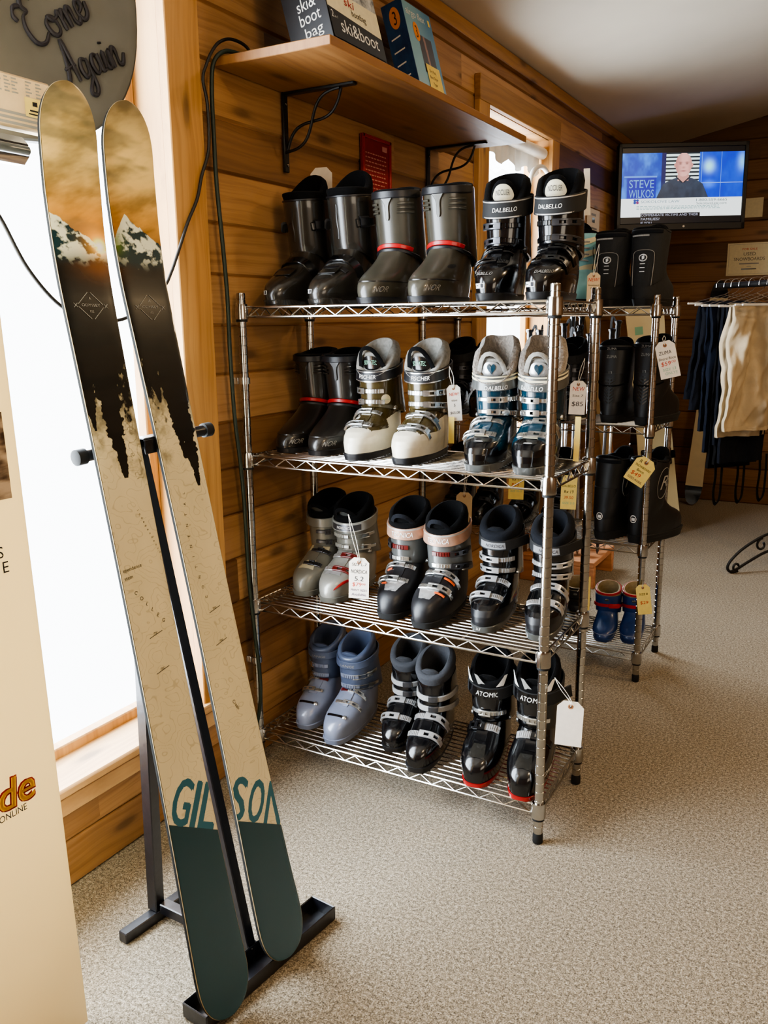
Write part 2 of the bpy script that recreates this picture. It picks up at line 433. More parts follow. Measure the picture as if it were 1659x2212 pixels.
# reveals
def reveal(nm, W, depth):
    b = MB(); y0, y1, z0, z1 = W
    b.box((-depth/2, y1+.012, (z0+z1)/2), (depth, .024, z1-z0)); b.box((-depth/2, y0-.012, (z0+z1)/2), (depth, .024, z1-z0))
    b.box((-depth/2-.005, (y0+y1)/2, z1+.012), (depth, y1-y0+.048, .024)); b.box((-depth/2-.005, (y0+y1)/2, z0-.012), (depth, y1-y0+.048, .024))
    return struct(b.build(nm, 'trimv'))
reveal('trim_8', W1, .13); reveal('trim_9', W2, .13)
slab('trim_10', (-.03, -1.22, .28), (.15, 2.1, .026), 'sill', .006)               # window stool of the front window
slab('trim_11', (.012, -1.22, .236), (.03, 2.1, .05), 'sill', .004)
slab('trim_12', (.006, -1.22, .258), (.03, 2.1, .012), 'trimh', .002)
def window(nm, W, x, fr):
    y0, y1, z0, z1 = W; r = bpy.data.objects.new(nm, None); C.objects.link(r); r['kind'] = 'structure'
    b = MB(); d = .035
    b.box((x, y0+fr/2, (z0+z1)/2), (d, fr, z1-z0), bev=.004); b.box((x, y1-fr/2, (z0+z1)/2), (d, fr, z1-z0), bev=.004)
    b.box((x, (y0+y1)/2, z0+fr/2), (d, y1-y0-2*fr, fr), bev=.004); b.box((x, (y0+y1)/2, z1-fr/2), (d, y1-y0-2*fr, fr), bev=.004)
    b.build('window_frame', 'trimv', r)
    MB().add([(x, y0+fr, z0+fr), (x, y1-fr, z0+fr), (x, y1-fr, z1-fr), (x, y0+fr, z1-fr)], [(0, 1, 2, 3)]).build('window_pane', 'glass', r, ang=0, fix=False)
window('window_1', W1, -.105, .035); window('window_2', W2, -.105, .04)

# ------------------------------------------------------------------ wire shelving units
RW, RD = .9135, .3407            # post spacing across and deep
SH = (1.4027, .9806, .535, .1115)
def make_rack(label):
    r = thing('wire_shelf_unit', label, 'shelf unit', (0, 0, 0), 0, 'chrome wire shelf units')
    prof = [(.0125, .03)]
    z = .05
    while z < 1.425:
        prof += [(.0127, z-.0016), (.0114, z-.0006), (.0114, z+.0006), (.0127, z+.0016)]; z += .0254
    prof += [(.0127, 1.436), (.0115, 1.439), (.004, 1.4395)]
    for x in (0, RW):
        for y in (0, RD):
            p = MB().lathe(prof, (x, y, 0), 18).build('post', 'chrome', r)
            MB().lathe([(.0115, 0), (.0138, .003), (.0138, .022), (.0127, .03)], (x, y, 0), 16).build('post_foot', 'rub', p)
    for zt in SH:
        b = MB(); zb = zt-.029; e = .014
        for zz, rr in ((zt-.003, .0031), (zb, .0031)):
            for y in (0, RD): b.tube([(e, y, zz), (RW-e, y, zz)], rr, 6)
            for x in (0, RW): b.tube([(x, e, zz), (x, RD-e, zz)], rr, 6)
        for y in (0, RD):
            n = 24; P = [(e+.012+(RW-2*e-.024)*i/n, y, zt-.005 if i % 2 else zb+.001) for i in range(n+1)]
            b.tube(P, .0019, 5)
        for x in (0, RW):
            n = 10; P = [(x, e+.012+(RD-2*e-.024)*i/n, zt-.005 if i % 2 else zb+.001) for i in range(n+1)]
            b.tube(P, .0019, 5)
        for i in range(1, 15): b.tube([(.004, RD*i/15, zt-.0022), (RW-.004, RD*i/15, zt-.0022)], .0021, 5)
        for x in (.23, .457, .684): b.tube([(x, .003, zt-.0064), (x, RD-.003, zt-.0064)], .0021, 5)
        sf = b.build('shelf', 'chrome', r)
        for x in (0, RW):
            for y in (0, RD):
                c = MB().lathe([(.0135, -.036), (.0188, -.036), (.0192, -.03), (.0182, .0), (.0172, .006), (.0135, .006)], (x, y, zt), 20)
                sx = -1 if x else 1; sy = -1 if y else 1
                c.box((x+sx*.014, y, zt-.016), (.012, .014, .034), bev=.002); c.box((x, y+sy*.014, zt-.016), (.014, .012, .034), bev=.002)
                c.build('corner_collar', 'chrome', sf)
                MB().lathe([(.0128, -.043), (.0162, -.043), (.0162, -.036), (.0128, -.036)], (x, y, zt), 16).build('sleeve_clip', 'rub', sf)
    return r
rack = make_rack('near chrome wire shelf unit crowded with ski boots, against the pine wall')
rack.location = (.0315, 0, 0)
rack2 = copy_tree(rack); rack2.location = (.0115, 1.1763, 0)
rack2['label'] = 'second chrome wire shelf unit behind the first, holding snowboard boots'
for z in (1.195, .345):     # saddle clips that hold the near unit to the wall
    b = MB(); b.lathe([(.0132, -.009), (.0165, -.009), (.0165, .009), (.0132, .009)], (0, 0, z), 16)
    b.box((-.021, -.012, z), (.016, .004, .018), bev=.001); b.box((-.026, -.010, z), (.008, .009, .018), bev=.001)
    b.build('saddle_clip', 'alu', rack)

# ------------------------------------------------------------------ ski boots (toe at the origin pointing to -y, sole on z = 0)
def lerp(a, b, t): return a+(b-a)*t
def table(T, z):
    if z <= T[0][0]: return T[0][1:]
    for p, q in zip(T, T[1:]):
        if z <= q[0]:
            t = (z-p[0])/(q[0]-p[0]); return tuple(lerp(a, b, t) for a, b in zip(p[1:], q[1:]))
    return T[-1][1:]
def spow(c, e): return math.copysign(abs(c)**e, c)
HARD = [(.014, .006, .294, .0455), (.03, .004, .296, .048), (.046, .005, .297, .0515), (.062, .013, .297, .0535), (.076, .029, .296, .0535), (.087, .052, .296, .052),
        (.096, .077, .295, .0505), (.108, .102, .294, .049), (.124, .127, .292, .047), (.145, .149, .290, .045), (.17, .165, .288, .0435), (.2, .172, .286, .0425)]
REAR = [(.014, .008, .294, .0455), (.03, .005, .296, .048), (.046, .009, .297, .0515), (.062, .022, .297, .053), (.076, .044, .296, .0525), (.09, .072, .296, .0515),
        (.105, .1, .295, .05), (.122, .124, .294, .0485), (.14, .143, .292, .047), (.165, .158, .290, .046), (.2, .166, .286, .045)]
SOFT = [(.02, .004, .300, .052), (.04, .0, .302, .056), (.06, .004, .302, .058), (.078, .018, .301, .058), (.092, .045, .3, .057), (.104, .08, .299, .0565), (.116, .108, .298, .056),
        (.135, .135, .297, .056), (.16, .152, .295, .057), (.2, .163, .293, .058)]
class Boot:
    def __init__(s, T, n=2.7, tp=.17): s.T, s.n, s.tp = T, n, tp
    def wid(s, y): return (.92+.08*math.sin(min(max(y/.10, 0), 1)*PI/2))*(1-s.tp*max(0, (y-.12)/.18))
    def S(s, z, th):
        f, b, w = table(s.T, z); a = (b-f)/2; yc = (f+b)/2; e = 2/s.n
        y = yc-a*spow(math.cos(th), e); return V(w*s.wid(y)*spow(math.sin(th), e), y, z)
    def X(s, y, z):
        f, b, w = table(s.T, z); a = (b-f)/2; yc = (f+b)/2; c = abs(y-yc)/a
        if c >= 1: return 0.0
        return w*s.wid(y)*(1-c**s.n)**(1/s.n)
    def top(s, x, y):
        z = s.T[-1][0]
        while z > .03 and s.X(y, z) < abs(x)+1e-5: z -= .0012
        return z
    def over(s, z0, zend, k=.5, n=14):
        """path of a strap over the instep: left side, over the top, right side, with outward normals"""
        y0 = None; zz = z0
        f = table(s.T, z0)[0]; y0 = f+.002; half = []
        for i in range(n+1):
            z = z0-(z0-zend)*(i/n)**1.6; y = y0+k*(z0-z); half.append(V(s.X(y, z) if i else 0.0, y, z))
        pts = [V(-p.x, p.y, p.z) for p in half[:0:-1]]+half
        c = V(0, y0+.05, z0-.075); return pts, [(p-c) for p in pts]
    def cuff(s, Q):
        y0, y1, a0, a1, b0, b1, z0, z1, t0, t1 = Q
        def f(t, th, off=0.0, ex=2/2.25):
            yc = lerp(y0, y1, t); a = lerp(a0, a1, t)+off; bb = lerp(b0, b1, t)+off
            dy = -a*spow(math.cos(th), ex); return V(bb*spow(math.sin(th), ex), yc+dy, lerp(z0, z1, t)+lerp(t0, t1, t)*dy/.065)
        return f
CUFF = (.226, .198, .094, .068, .0525, .0555, .12, .245, -.012, .016)
CUFFR = (.232, .2, .081, .07, .0545, .058, .128, .305, -.022, .008)
CUFFS = (.222, .207, .08, .074, .0565, .066, .11, .285, -.03, .004)
def arc(f, t, th0, th1, n=16, off=0.0):
    ths = [lerp(th0, th1, i/n) for i in range(n+1)]; P = [f(t, a, off) for a in ths]; c = f(t, 0)+(f(t, PI)-f(t, 0))*.5
    return P, [V(p.x, p.y-c.y, .0) for p in P]
def cut(P, N, a, b):
    """stretch of a path between fractions a and b of its length, resampled"""
    L = [0]
    for p, q in zip(P, P[1:]): L.append(L[-1]+(q-p).length)
    def at(u):
        d = u*L[-1]
        for i in range(len(P)-1):
            if d <= L[i+1] or i == len(P)-2:
                t = (d-L[i])/max(L[i+1]-L[i], 1e-9); return P[i].lerp(P[i+1], t), Vector(N[i]).lerp(Vector(N[i+1]), t)
    q = [at(lerp(a, b, i/10)) for i in range(11)]; return [x[0] for x in q], [x[1] for x in q]
def buckle(par, P, N, mats, sgn=1, w=.017, lift=.001, span=(.16, .47, .88), kind='frame'):
    """toothed strap on one side, lever on the other; P runs from left to right"""
    lad, lev = mats
    if sgn < 0: P, N = P[::-1], N[::-1]
    a, m, z = span
    p, n = cut(P, N, a, m+.06); b = MB(); b.ribbon(p, n, w*.8, .0035, lift=lift)
    for i in range(2, 9):      # teeth
        q, k = p[i], n[i].normalized(); t = (p[i]-p[i-1]).normalized(); s_ = k.cross(t).normalized()
        b.add([q+s_*w*.34*c+k*(lift+h)+t*d for c, d, h in ((-1, -.0012, .003), (1, -.0012, .003), (1, .0012, .003), (-1, .0012, .003), (-1, 0, .0056), (1, 0, .0056))], [(0, 1, 5, 4), (2, 3, 4, 5), (0, 4, 3), (1, 2, 5)])
    o = b.build('buckle', lad, par)
    p, n = cut(P, N, m, z); b = MB()
    if kind == 'wire':
        for s_ in (-1, 1):
            q = [x+nn.normalized()*(lift+.007)+nn.normalized().cross((p[1]-p[0]).normalized()).normalized()*s_*w*.42 for x, nn in zip(p, n)]
            b.tube(q, .0014, 6)
        b.ribbon(p[7:], n[7:], w, .006, lift=lift)
    else:
        for s_ in (-1, 1):
            q = [x+nn.normalized().cross((p[min(i+1, 10)]-p[max(i-1, 0)]).normalized()).normalized()*s_*w*.37 for i, (x, nn) in enumerate(zip(p, n))]
            b.ribbon(q, n, w*.3, .0055, lift=lift+.003)
        for i, j in ((0, 2), (4, 6), (8, 10)): b.ribbon(p[i:j+1], n[i:j+1], w, .0052, lift=lift+.003)
    b.build('buckle_lever', lev, o)
    p, n = cut(P, N, min(z-.05, .95), min(z+.1, 1)); MB().ribbon(p, n, w*.7, .004, lift=lift).build('buckle_mount', lev, o)
    return o
def liner(par, f, t0, hb, hs, hf, mat, off=-.004, thick=.013, deep=.3, lobes=0, bulge=.004, nm='liner'):
    rings = []; n = 36; ths = [2*PI*i/n for i in range(n)]
    def h(a):
        c = math.cos(a); k = (1-c)/2
        v = lerp(hf, hs, min(k*2, 1)) if k < .5 else lerp(hs, hb, (k-.5)*2)
        return v+lobes*max(0, math.sin(1.5*(a-PI))**2 if abs(a-PI) < 1.2 else 0)
    for u, o in ((0, off), (.3, off+bulge*.15), (.75, off+bulge), (.93, off+bulge*.6), (1.0, off-thick*.3), (1.01, off-thick*.7), (.9, off-thick), (.5, off-thick*1.05), (0, off-thick*1.1)):
        rings.append([f(t0, a, o)+V(0, -.012*u*(h(a)/.05), h(a)*u) for a in ths])
    rings.append([f(deep, a, off-thick-.004) for a in ths]); rings.append([f(deep-.1, a, -.03) for a in ths])
    return MB().loft(rings, caps=(0, 1)).build(nm, mat, par, ang=60)
def tongue(par, f, t0, h, lean, mat, off=-.013, half=1.0, thick=.012, nm='tongue'):
    b = MB(); n = 14; vs = []
    def p(u, v, o):
        a = lerp(-half, half, u); hh = h*(1-.45*abs(2*u-1)**2.5)
        q = f(t0+.25*min(v, 0), a, off+o+.004*min(v, 0)); return q+V(0, -lean*max(v, 0)**2, hh*max(v, 0))
    rings = []
    for v in (-1, 0, .3, .6, .85, 1):
        rings.append([p(i/n, v, 0) for i in range(n+1)]+[p(i/n, v, -thick) for i in range(n, -1, -1)])
    rings.append([p(i/n, 1.03, -thick*.3) for i in range(n+1)]+[p(i/n, 1.03, -thick*.7) for i in range(n, -1, -1)])
    return b.loft(rings).build(nm, mat, par, ang=60), p
def patch(par, B, nm, mat, x0, x1, y0, y1, shape=lambda u, v: (u, v), lift=.0016, nu=10, nv=12):
    """plate moulded onto the toe or instep"""
    b = MB()
    def g(u, v):
        u, v = shape(u, v); x = lerp(x0, x1, u); y = lerp(y0, y1, v); return V(x, y, B.top(x, y)+lift)
    b.grid(g, nu, nv); o = b.build(nm, mat, par, ang=60); return o
def oval(u, v):
    a, b = 2*u-1, 2*v-1
    return (.5+.5*a*math.sqrt(max(0, 1-b*b/2)), .5+.5*b*math.sqrt(max(0, 1-a*a/2)))
def trap(top, bot): return lambda u, v: (.5+(u-.5)*lerp(bot, top, v), v)
def strap(par, f, t, w, th, mats, gap=None, tail=0, txt=None, tcol='inkw', th0=0.0, tw=.06, tht=.013, off=.003, side=1, plate=None, nm='power_strap', dz=0.0, trim=None, ty=0.0):
    F = lambda a, dv=0.0, o=0.0: f(t, a, off+o)+V(0, 0, dz+dv)
    g = gap if gap else (-PI, PI); n = 44
    A = [lerp(g[0], g[1], i/n) for i in range(n+1)]; P = [F(a) for a in A]; c = F(0).lerp(F(PI), .5); N = [V(p.x-c.x, p.y-c.y, 0) for p in P]
    if gap is None: P, N = P[:-1], N[:-1]
    b = MB(); b.ribbon(P, N, w, th, closed=gap is None)
    if tail:
        p0 = F(side*.75, 0, th); p1 = F(side*1.15, 0, th+.004); d = (p1-p0).normalized(); nn = V(d.y, -d.x, 0)*side
        p2 = p1+d*tail; q = [F(side*.45, 0, th*.6), p0, p1, p1+d*tail*.5, p2]; b.ribbon(q, [N[0]*0+V(x.x-c.x, x.y-c.y, 0) for x in q[:3]]+[nn, nn], w*.95, th*.8)
    o = b.build(nm, mats, par)
    r = .06
    surf = lambda x, y: F(x/r, y, th+.0009)
    if plate:   # woven label on the strap
        a0, a1, h, m = plate
        bb = MB(); bb.grid(lambda u, v: F(lerp(a0, a1, u), (v-.5)*h, th+.0005), 14, 2); bb.build('strap_label', m, o)
    if trim:
        bb = MB()
        for dv, hh in trim[1]: bb.grid(lambda u, v: F(lerp(-1.5, 1.5, u), dv+(v-.5)*hh, th+.0004), 30, 1)
        bb.build('strap_trim', trim[0], o)
    if txt:
        bb = MB(); lettering(bb, txt, surf, tht, x=th0*r, y=ty-tht/2, w=tw, sh=.12); bb.build('strap_lettering', tcol, o, ang=0, fix=False)
    return o
def sticker(par, B, th0, z0, w=.03, h=.012, mat='inkw', r=.05):
    b = MB(); g = lambda x, y: B.S(z0+y, th0+x/r)*1.0+V(0, -.0012, 0)
    b.grid(lambda u, v: g((u-.5)*w, (v-.5)*h), 6, 2); o = b.build('size_sticker', mat, par)
    t = MB(); gg = lambda x, y: g(x, y)+V(0, -.0008, 0)
    for k, (a, b_) in enumerate(((-.42, .1), (-.42, -.05), (-.42, .12))): y_ = h*(.22-.28*k); t.add([gg(w*a, y_), gg(w*b_, y_), gg(w*b_, y_+h*.16), gg(w*a, y_+h*.16)], [(0, 1, 2, 3)])
    t.add([gg(w*.2, -h*.4), gg(w*.42, -h*.4), gg(w*.42, h*.4), gg(w*.2, h*.4)], [(0, 1, 2, 3)]); t.build('sticker_print', 'ink', o, ang=0, fix=False)
def base(par, B, shell, sole='blk2', sole_h=.02, upto=None, matf=None, treads='rub', n=44, ins=.0):
    zs = [.014, .02, .03, .04, .05, .058, .066, .072, .078, .084, .09, .096, .103, .112, .122, .134, .148, .165, .185]
    if upto: zs = [z for z in zs if z <= upto]
    if matf: zs = [.014+.0018*k for k in range(95)]; n = 140
    ths = [2*PI*i/n for i in range(n)]
    b = MB(); b.loft([[B.S(z, a) for a in ths] for z in zs], matf=matf); b.build('shell', shell, par, ang=50)
    T = B.T; so = Boot([(0, T[0][1]+.004, T[0][2]-.004, T[0][3]-.003), (.014, T[0][1], T[0][2], T[0][3]), (.03, T[1][1]-.003, T[1][2]+.001, T[1][3]+.001)], 3.4)
    b = MB(); q = [0, .002, .012, sole_h-.002, sole_h]
    b.loft([[so.S(z, a) if k not in (4,) else so.S(z, a).lerp(V(0, .15, z), .03) for a in ths] for k, z in enumerate(q)]); b.build('sole', sole, par, ang=40)
def cuffmesh(par, f, mat, t0=0.0, t1=1.0, thick=.004, nm='cuff', n=40, lip=True, lines=()):
    ths = [2*PI*i/n for i in range(n)]
    rings = [[f(t, a, o) for a in ths] for t, o in [(t0, -.006), (t0, -.001), (t0+.02, 0)]+[(lerp(t0, t1, k/6), 0.0) for k in range(1, 6)]+[(t1-.02, .0), (t1, -.001), (t1, -thick), (t1-.25, -thick-.002)]]
    o = MB().loft(rings, caps=(0, 0)).build(nm, mat, par, ang=45)
    return o
def ridge(par, f, mat, t, a0, a1, w=.004, th=.003, nm='cuff_rib', t2=None):
    n = 14; P = [f(lerp(t, t2 if t2 is not None else t, i/n), lerp(a0, a1, i/n), 0) for i in range(n+1)]; c = f(t, 0).lerp(f(t, PI), .5)
    return MB().ribbon(P, [V(p.x, p.y-c.y, 0) for p in P], w, th).build(nm, mat, par)
def band_over(par, B, z0, zend, w, th, mat, nm, k=.5, lift=0.0, a=0, b=1):
    P, N = B.over(z0, zend, k); P, N = cut(P, N, a, b); return MB().ribbon(P, N, w, th, lift=lift).build(nm, mat, par)

BT = Boot(HARD); BR_ = Boot(REAR, 2.6); BS = Boot(SOFT, 2.5, .05)
def alpine(label, group, x, y, zs, yaw, side, S, kz=1.0, ks=1.0):
    t = thing('ski_boot', label, 'ski boot', (x, y, zs+.0005), yaw, group); t.scale = (ks, 1, kz)
    f = BT.cuff(S.get('cuffq', CUFF)); B = BT
    base(t, B, S['shell'], S.get('sole', 'blk2'), matf=S.get('matf'), sole_h=S.get('sole_h', .02))
    cuffmesh(t, f, S['cuff'])
    liner(t, f, .8, *S.get('lh', (.082, .07, .048)), S.get('liner', 'felt'), lobes=S.get('lobes', 0), bulge=S.get('bulge', .004), thick=S.get('thick', .013))
    tg, tp = tongue(t, f, .85, S.get('th', .045)+.024, S.get('tlean', .016), S.get('tongue', 'felt'), half=.95)
    if 'tlabel' in S:       # woven badge on the tongue
        m, kind = S['tlabel']; bb = MB(); bb.grid(lambda u, v: tp(.18+.64*oval(u, v)[0], .35+.55*oval(u, v)[1], .0025), 10, 8); tb = bb.build('tongue_badge', m, tg)
        g = lambda px, py: tp(.5+px/.09, .66+py/.045, .0045)
        bb = MB()
        if kind == 'heart':
            P = [g(.0006*1.0*16*math.sin(q)**3, .0006*(13*math.cos(q)-5*math.cos(2*q)-2*math.cos(3*q)-math.cos(4*q))) for q in [2*PI*i/28 for i in range(28)]]
            bb.add([g(0, .001)]+P, [(0, i+1, (i+1) % 28+1) for i in range(28)])
        else: lettering(bb, kind, g, .0075, y=-.004, w=.034)
        bb.build('badge_print', S.get('tink', 'ink'), tb, ang=0, fix=False)
    if S.get('loop'):
        P = [tp(.5+.46*math.cos(q), .25+.95*math.sin(q), .004)+V(0, -.006*math.sin(q), 0) for q in [PI*i/14 for i in range(15)]]
        MB().ribbon(P, [V(0, -1, .4)]*15, .012, .0025).build('pull_loop', S['loop'], tg)
    cb = S.get('cb', 'frame')
    if cb != 'band':
        for tt, mm in S.get('cbuck', ((.18, ('alu', 'alu')), (.52, ('alu', 'alu')))):
            P, N = arc(f, tt, -1.9, 1.9, 24); buckle(t, P, N, mm, side, .016, .001, S.get('cspan', (.36, .55, .8)), cb)
    else:
        for tt in (.12, .5):
            P, N = arc(f, tt, -1.75, 1.75, 24); o = MB().ribbon(P, N, .017, .0045).build('cuff_band', 'strapg', t)
            p, n = cut(P, N, .5+.0*side, .6); MB().ribbon(p, n, .02, .007).build('band_clasp', 'alud', o)
            for i in range(26):
                p, n = cut(P, N, .12+i*.028, .13+i*.028); 
    for (z0, ze, mm) in S.get('lbuck', ((.093, .052, ('alu', 'alu')), (.122, .07, ('alu', 'alu')))):
        P, N = B.over(z0, ze, .5); buckle(t, P, N, mm, side, S.get('lw', .018), .002, S.get('lspan', (.3, .46, .84)), S.get('lk', 'frame'))
    P = S.get('strap')
    if P: strap(t, f, P.get('t', 1.0), P.get('w', .034), .004, P['mat'], gap=P.get('gap'), tail=P.get('tail', 0), txt=P.get('txt'), tcol=P.get('tcol', 'inkw'), th0=P.get('th0', 0)*side, tw=P.get('tw', .06), tht=P.get('tht', .013), plate=P.get('plate'), side=P.get('tside', side), dz=P.get('dz', .006)-.010, trim=P.get('trim'), ty=P.get('ty', 0.0))
    if 'plate' in S:
        pl = S['plate']; patch(t, B, 'toe_plate', pl[0], -pl[1], pl[1], pl[2], pl[3], pl[4])
    # instep tongue flap seam of the shell
    P = [V(0.004*side, y_, B.top(0.004*side, y_)+.0005) for y_ in [.085+.006*i for i in range(12)]]
    MB().ribbon(P, [V(0, -.6, 1)]*12, .03, .002).build('instep_flap', S.get('flap', S['shell'] if not isinstance(S['shell'], (list, tuple)) else S['shell'][0]), t)
    for a in (-1.25, 1.25):   # ankle rivets
        c = f(.05, a); n = V(c.x, 0, 0).normalized(); MB().lathe([(.001, .004), (.006, .003), (.0085, -.002)][::-1], c, 12, axis=n).build('cuff_rivet', S.get('rivet', 'alu'), t)
    if 'extra' in S: S['extra'](t, f, B, side)
    return t

def x_swoosh(t, f, B, side):
    P = [B.S(.045+.02*math.sin(q*2.6), side*(.35+.9*q))+V(0, -.0005, 0) for q in [i/12 for i in range(13)]]
    MB().ribbon(P, [V(p.x, p.y-.15, 0) for p in P], [.002+.007*math.sin(PI*i/12) for i in range(13)], .0012).build('red_swoosh', 'red', t)
def x_line(mat, txt=None, z=.03, th=.5, w=.045, h=.009, nm='side_lettering'):
    def g(t, f, B, side):
        bb = MB(); r = .075; lettering(bb, txt, lambda x, y: B.S(z+y, side*th+x/r)+V(side*.0012, -.0012, 0), h, w=w, sh=.2)
        bb.build(nm, mat, t, ang=0, fix=False)
    return g
def x_many(*fs):
    def g(*a):
        for q in fs: q(*a)
    return g
def x_sticker(th, z=.036):
    return lambda t, f, B, side: sticker(t, B, th, z)
def x_round(t, f, B, side):
    if side < 0:
        bb = MB(); g = lambda x, y: f(.28+y/.12, .75+x/.06, .0012)
        bb.add([g(0, 0)]+[g(.014*math.cos(q), .017*math.sin(q)) for q in [2*PI*i/20 for i in range(20)]], [(0, i+1, (i+1) % 20+1) for i in range(20)])
        o = bb.build('round_sticker', 'cream', t); bb = MB(); gg = lambda x, y: f(.28+y/.12, .75+x/.06, .002); lettering(bb, 'vacuum', gg, .003, y=-.002, w=.02); bb.build('sticker_print', 'inkg', o, ang=0, fix=False)
def x_toebox(t, f, B, side):
    patch(t, B, 'toe_panel', 'tgrey' if 0 else 'gun', -.022, .022, .03, .075, trap(.7, 1), lift=.0012)
def x_lange(t, f, B, side):
    P, N = B.over(.084, .052, .45); p, n = cut(P, N, .3, .72) if side > 0 else cut(P, N, .28, .7)
    o = MB().ribbon(p, n, .008, .004, lift=.0005).build('toe_strap', 'blk', t)
    MB().lathe([(.007, -.002), (.007, .005), (.004, .007)], p[-1] if 1 else p[0], 14, axis=n[-1]).build('strap_button', 'alu', o)
def x_flash(t, f, B, side):
    for a0, m in ((-.75, 'inkw'), (-.1, 'inkgrey'), (.55, 'inkw')):
        bb = MB(); bb.grid(lambda u, v: f(1.02, a0+(u-.5)*.34*(1-.55*v)+.3*v*(1 if a0 > 0 else -1), .0065)+V(0, -.004*v, .014+.03*v), 5, 5); bb.build('liner_flash', m, t)
def x_fisch(t, f, B, side):
    x_round(t, f, B, side)
    bb = MB(); lettering(bb, 'FISCHER', lambda x, y: V(x, .052+y, B.top(x, .052+y)+.0015), .004, w=.03); bb.build('toe_lettering', 'ink', t, ang=0, fix=False)

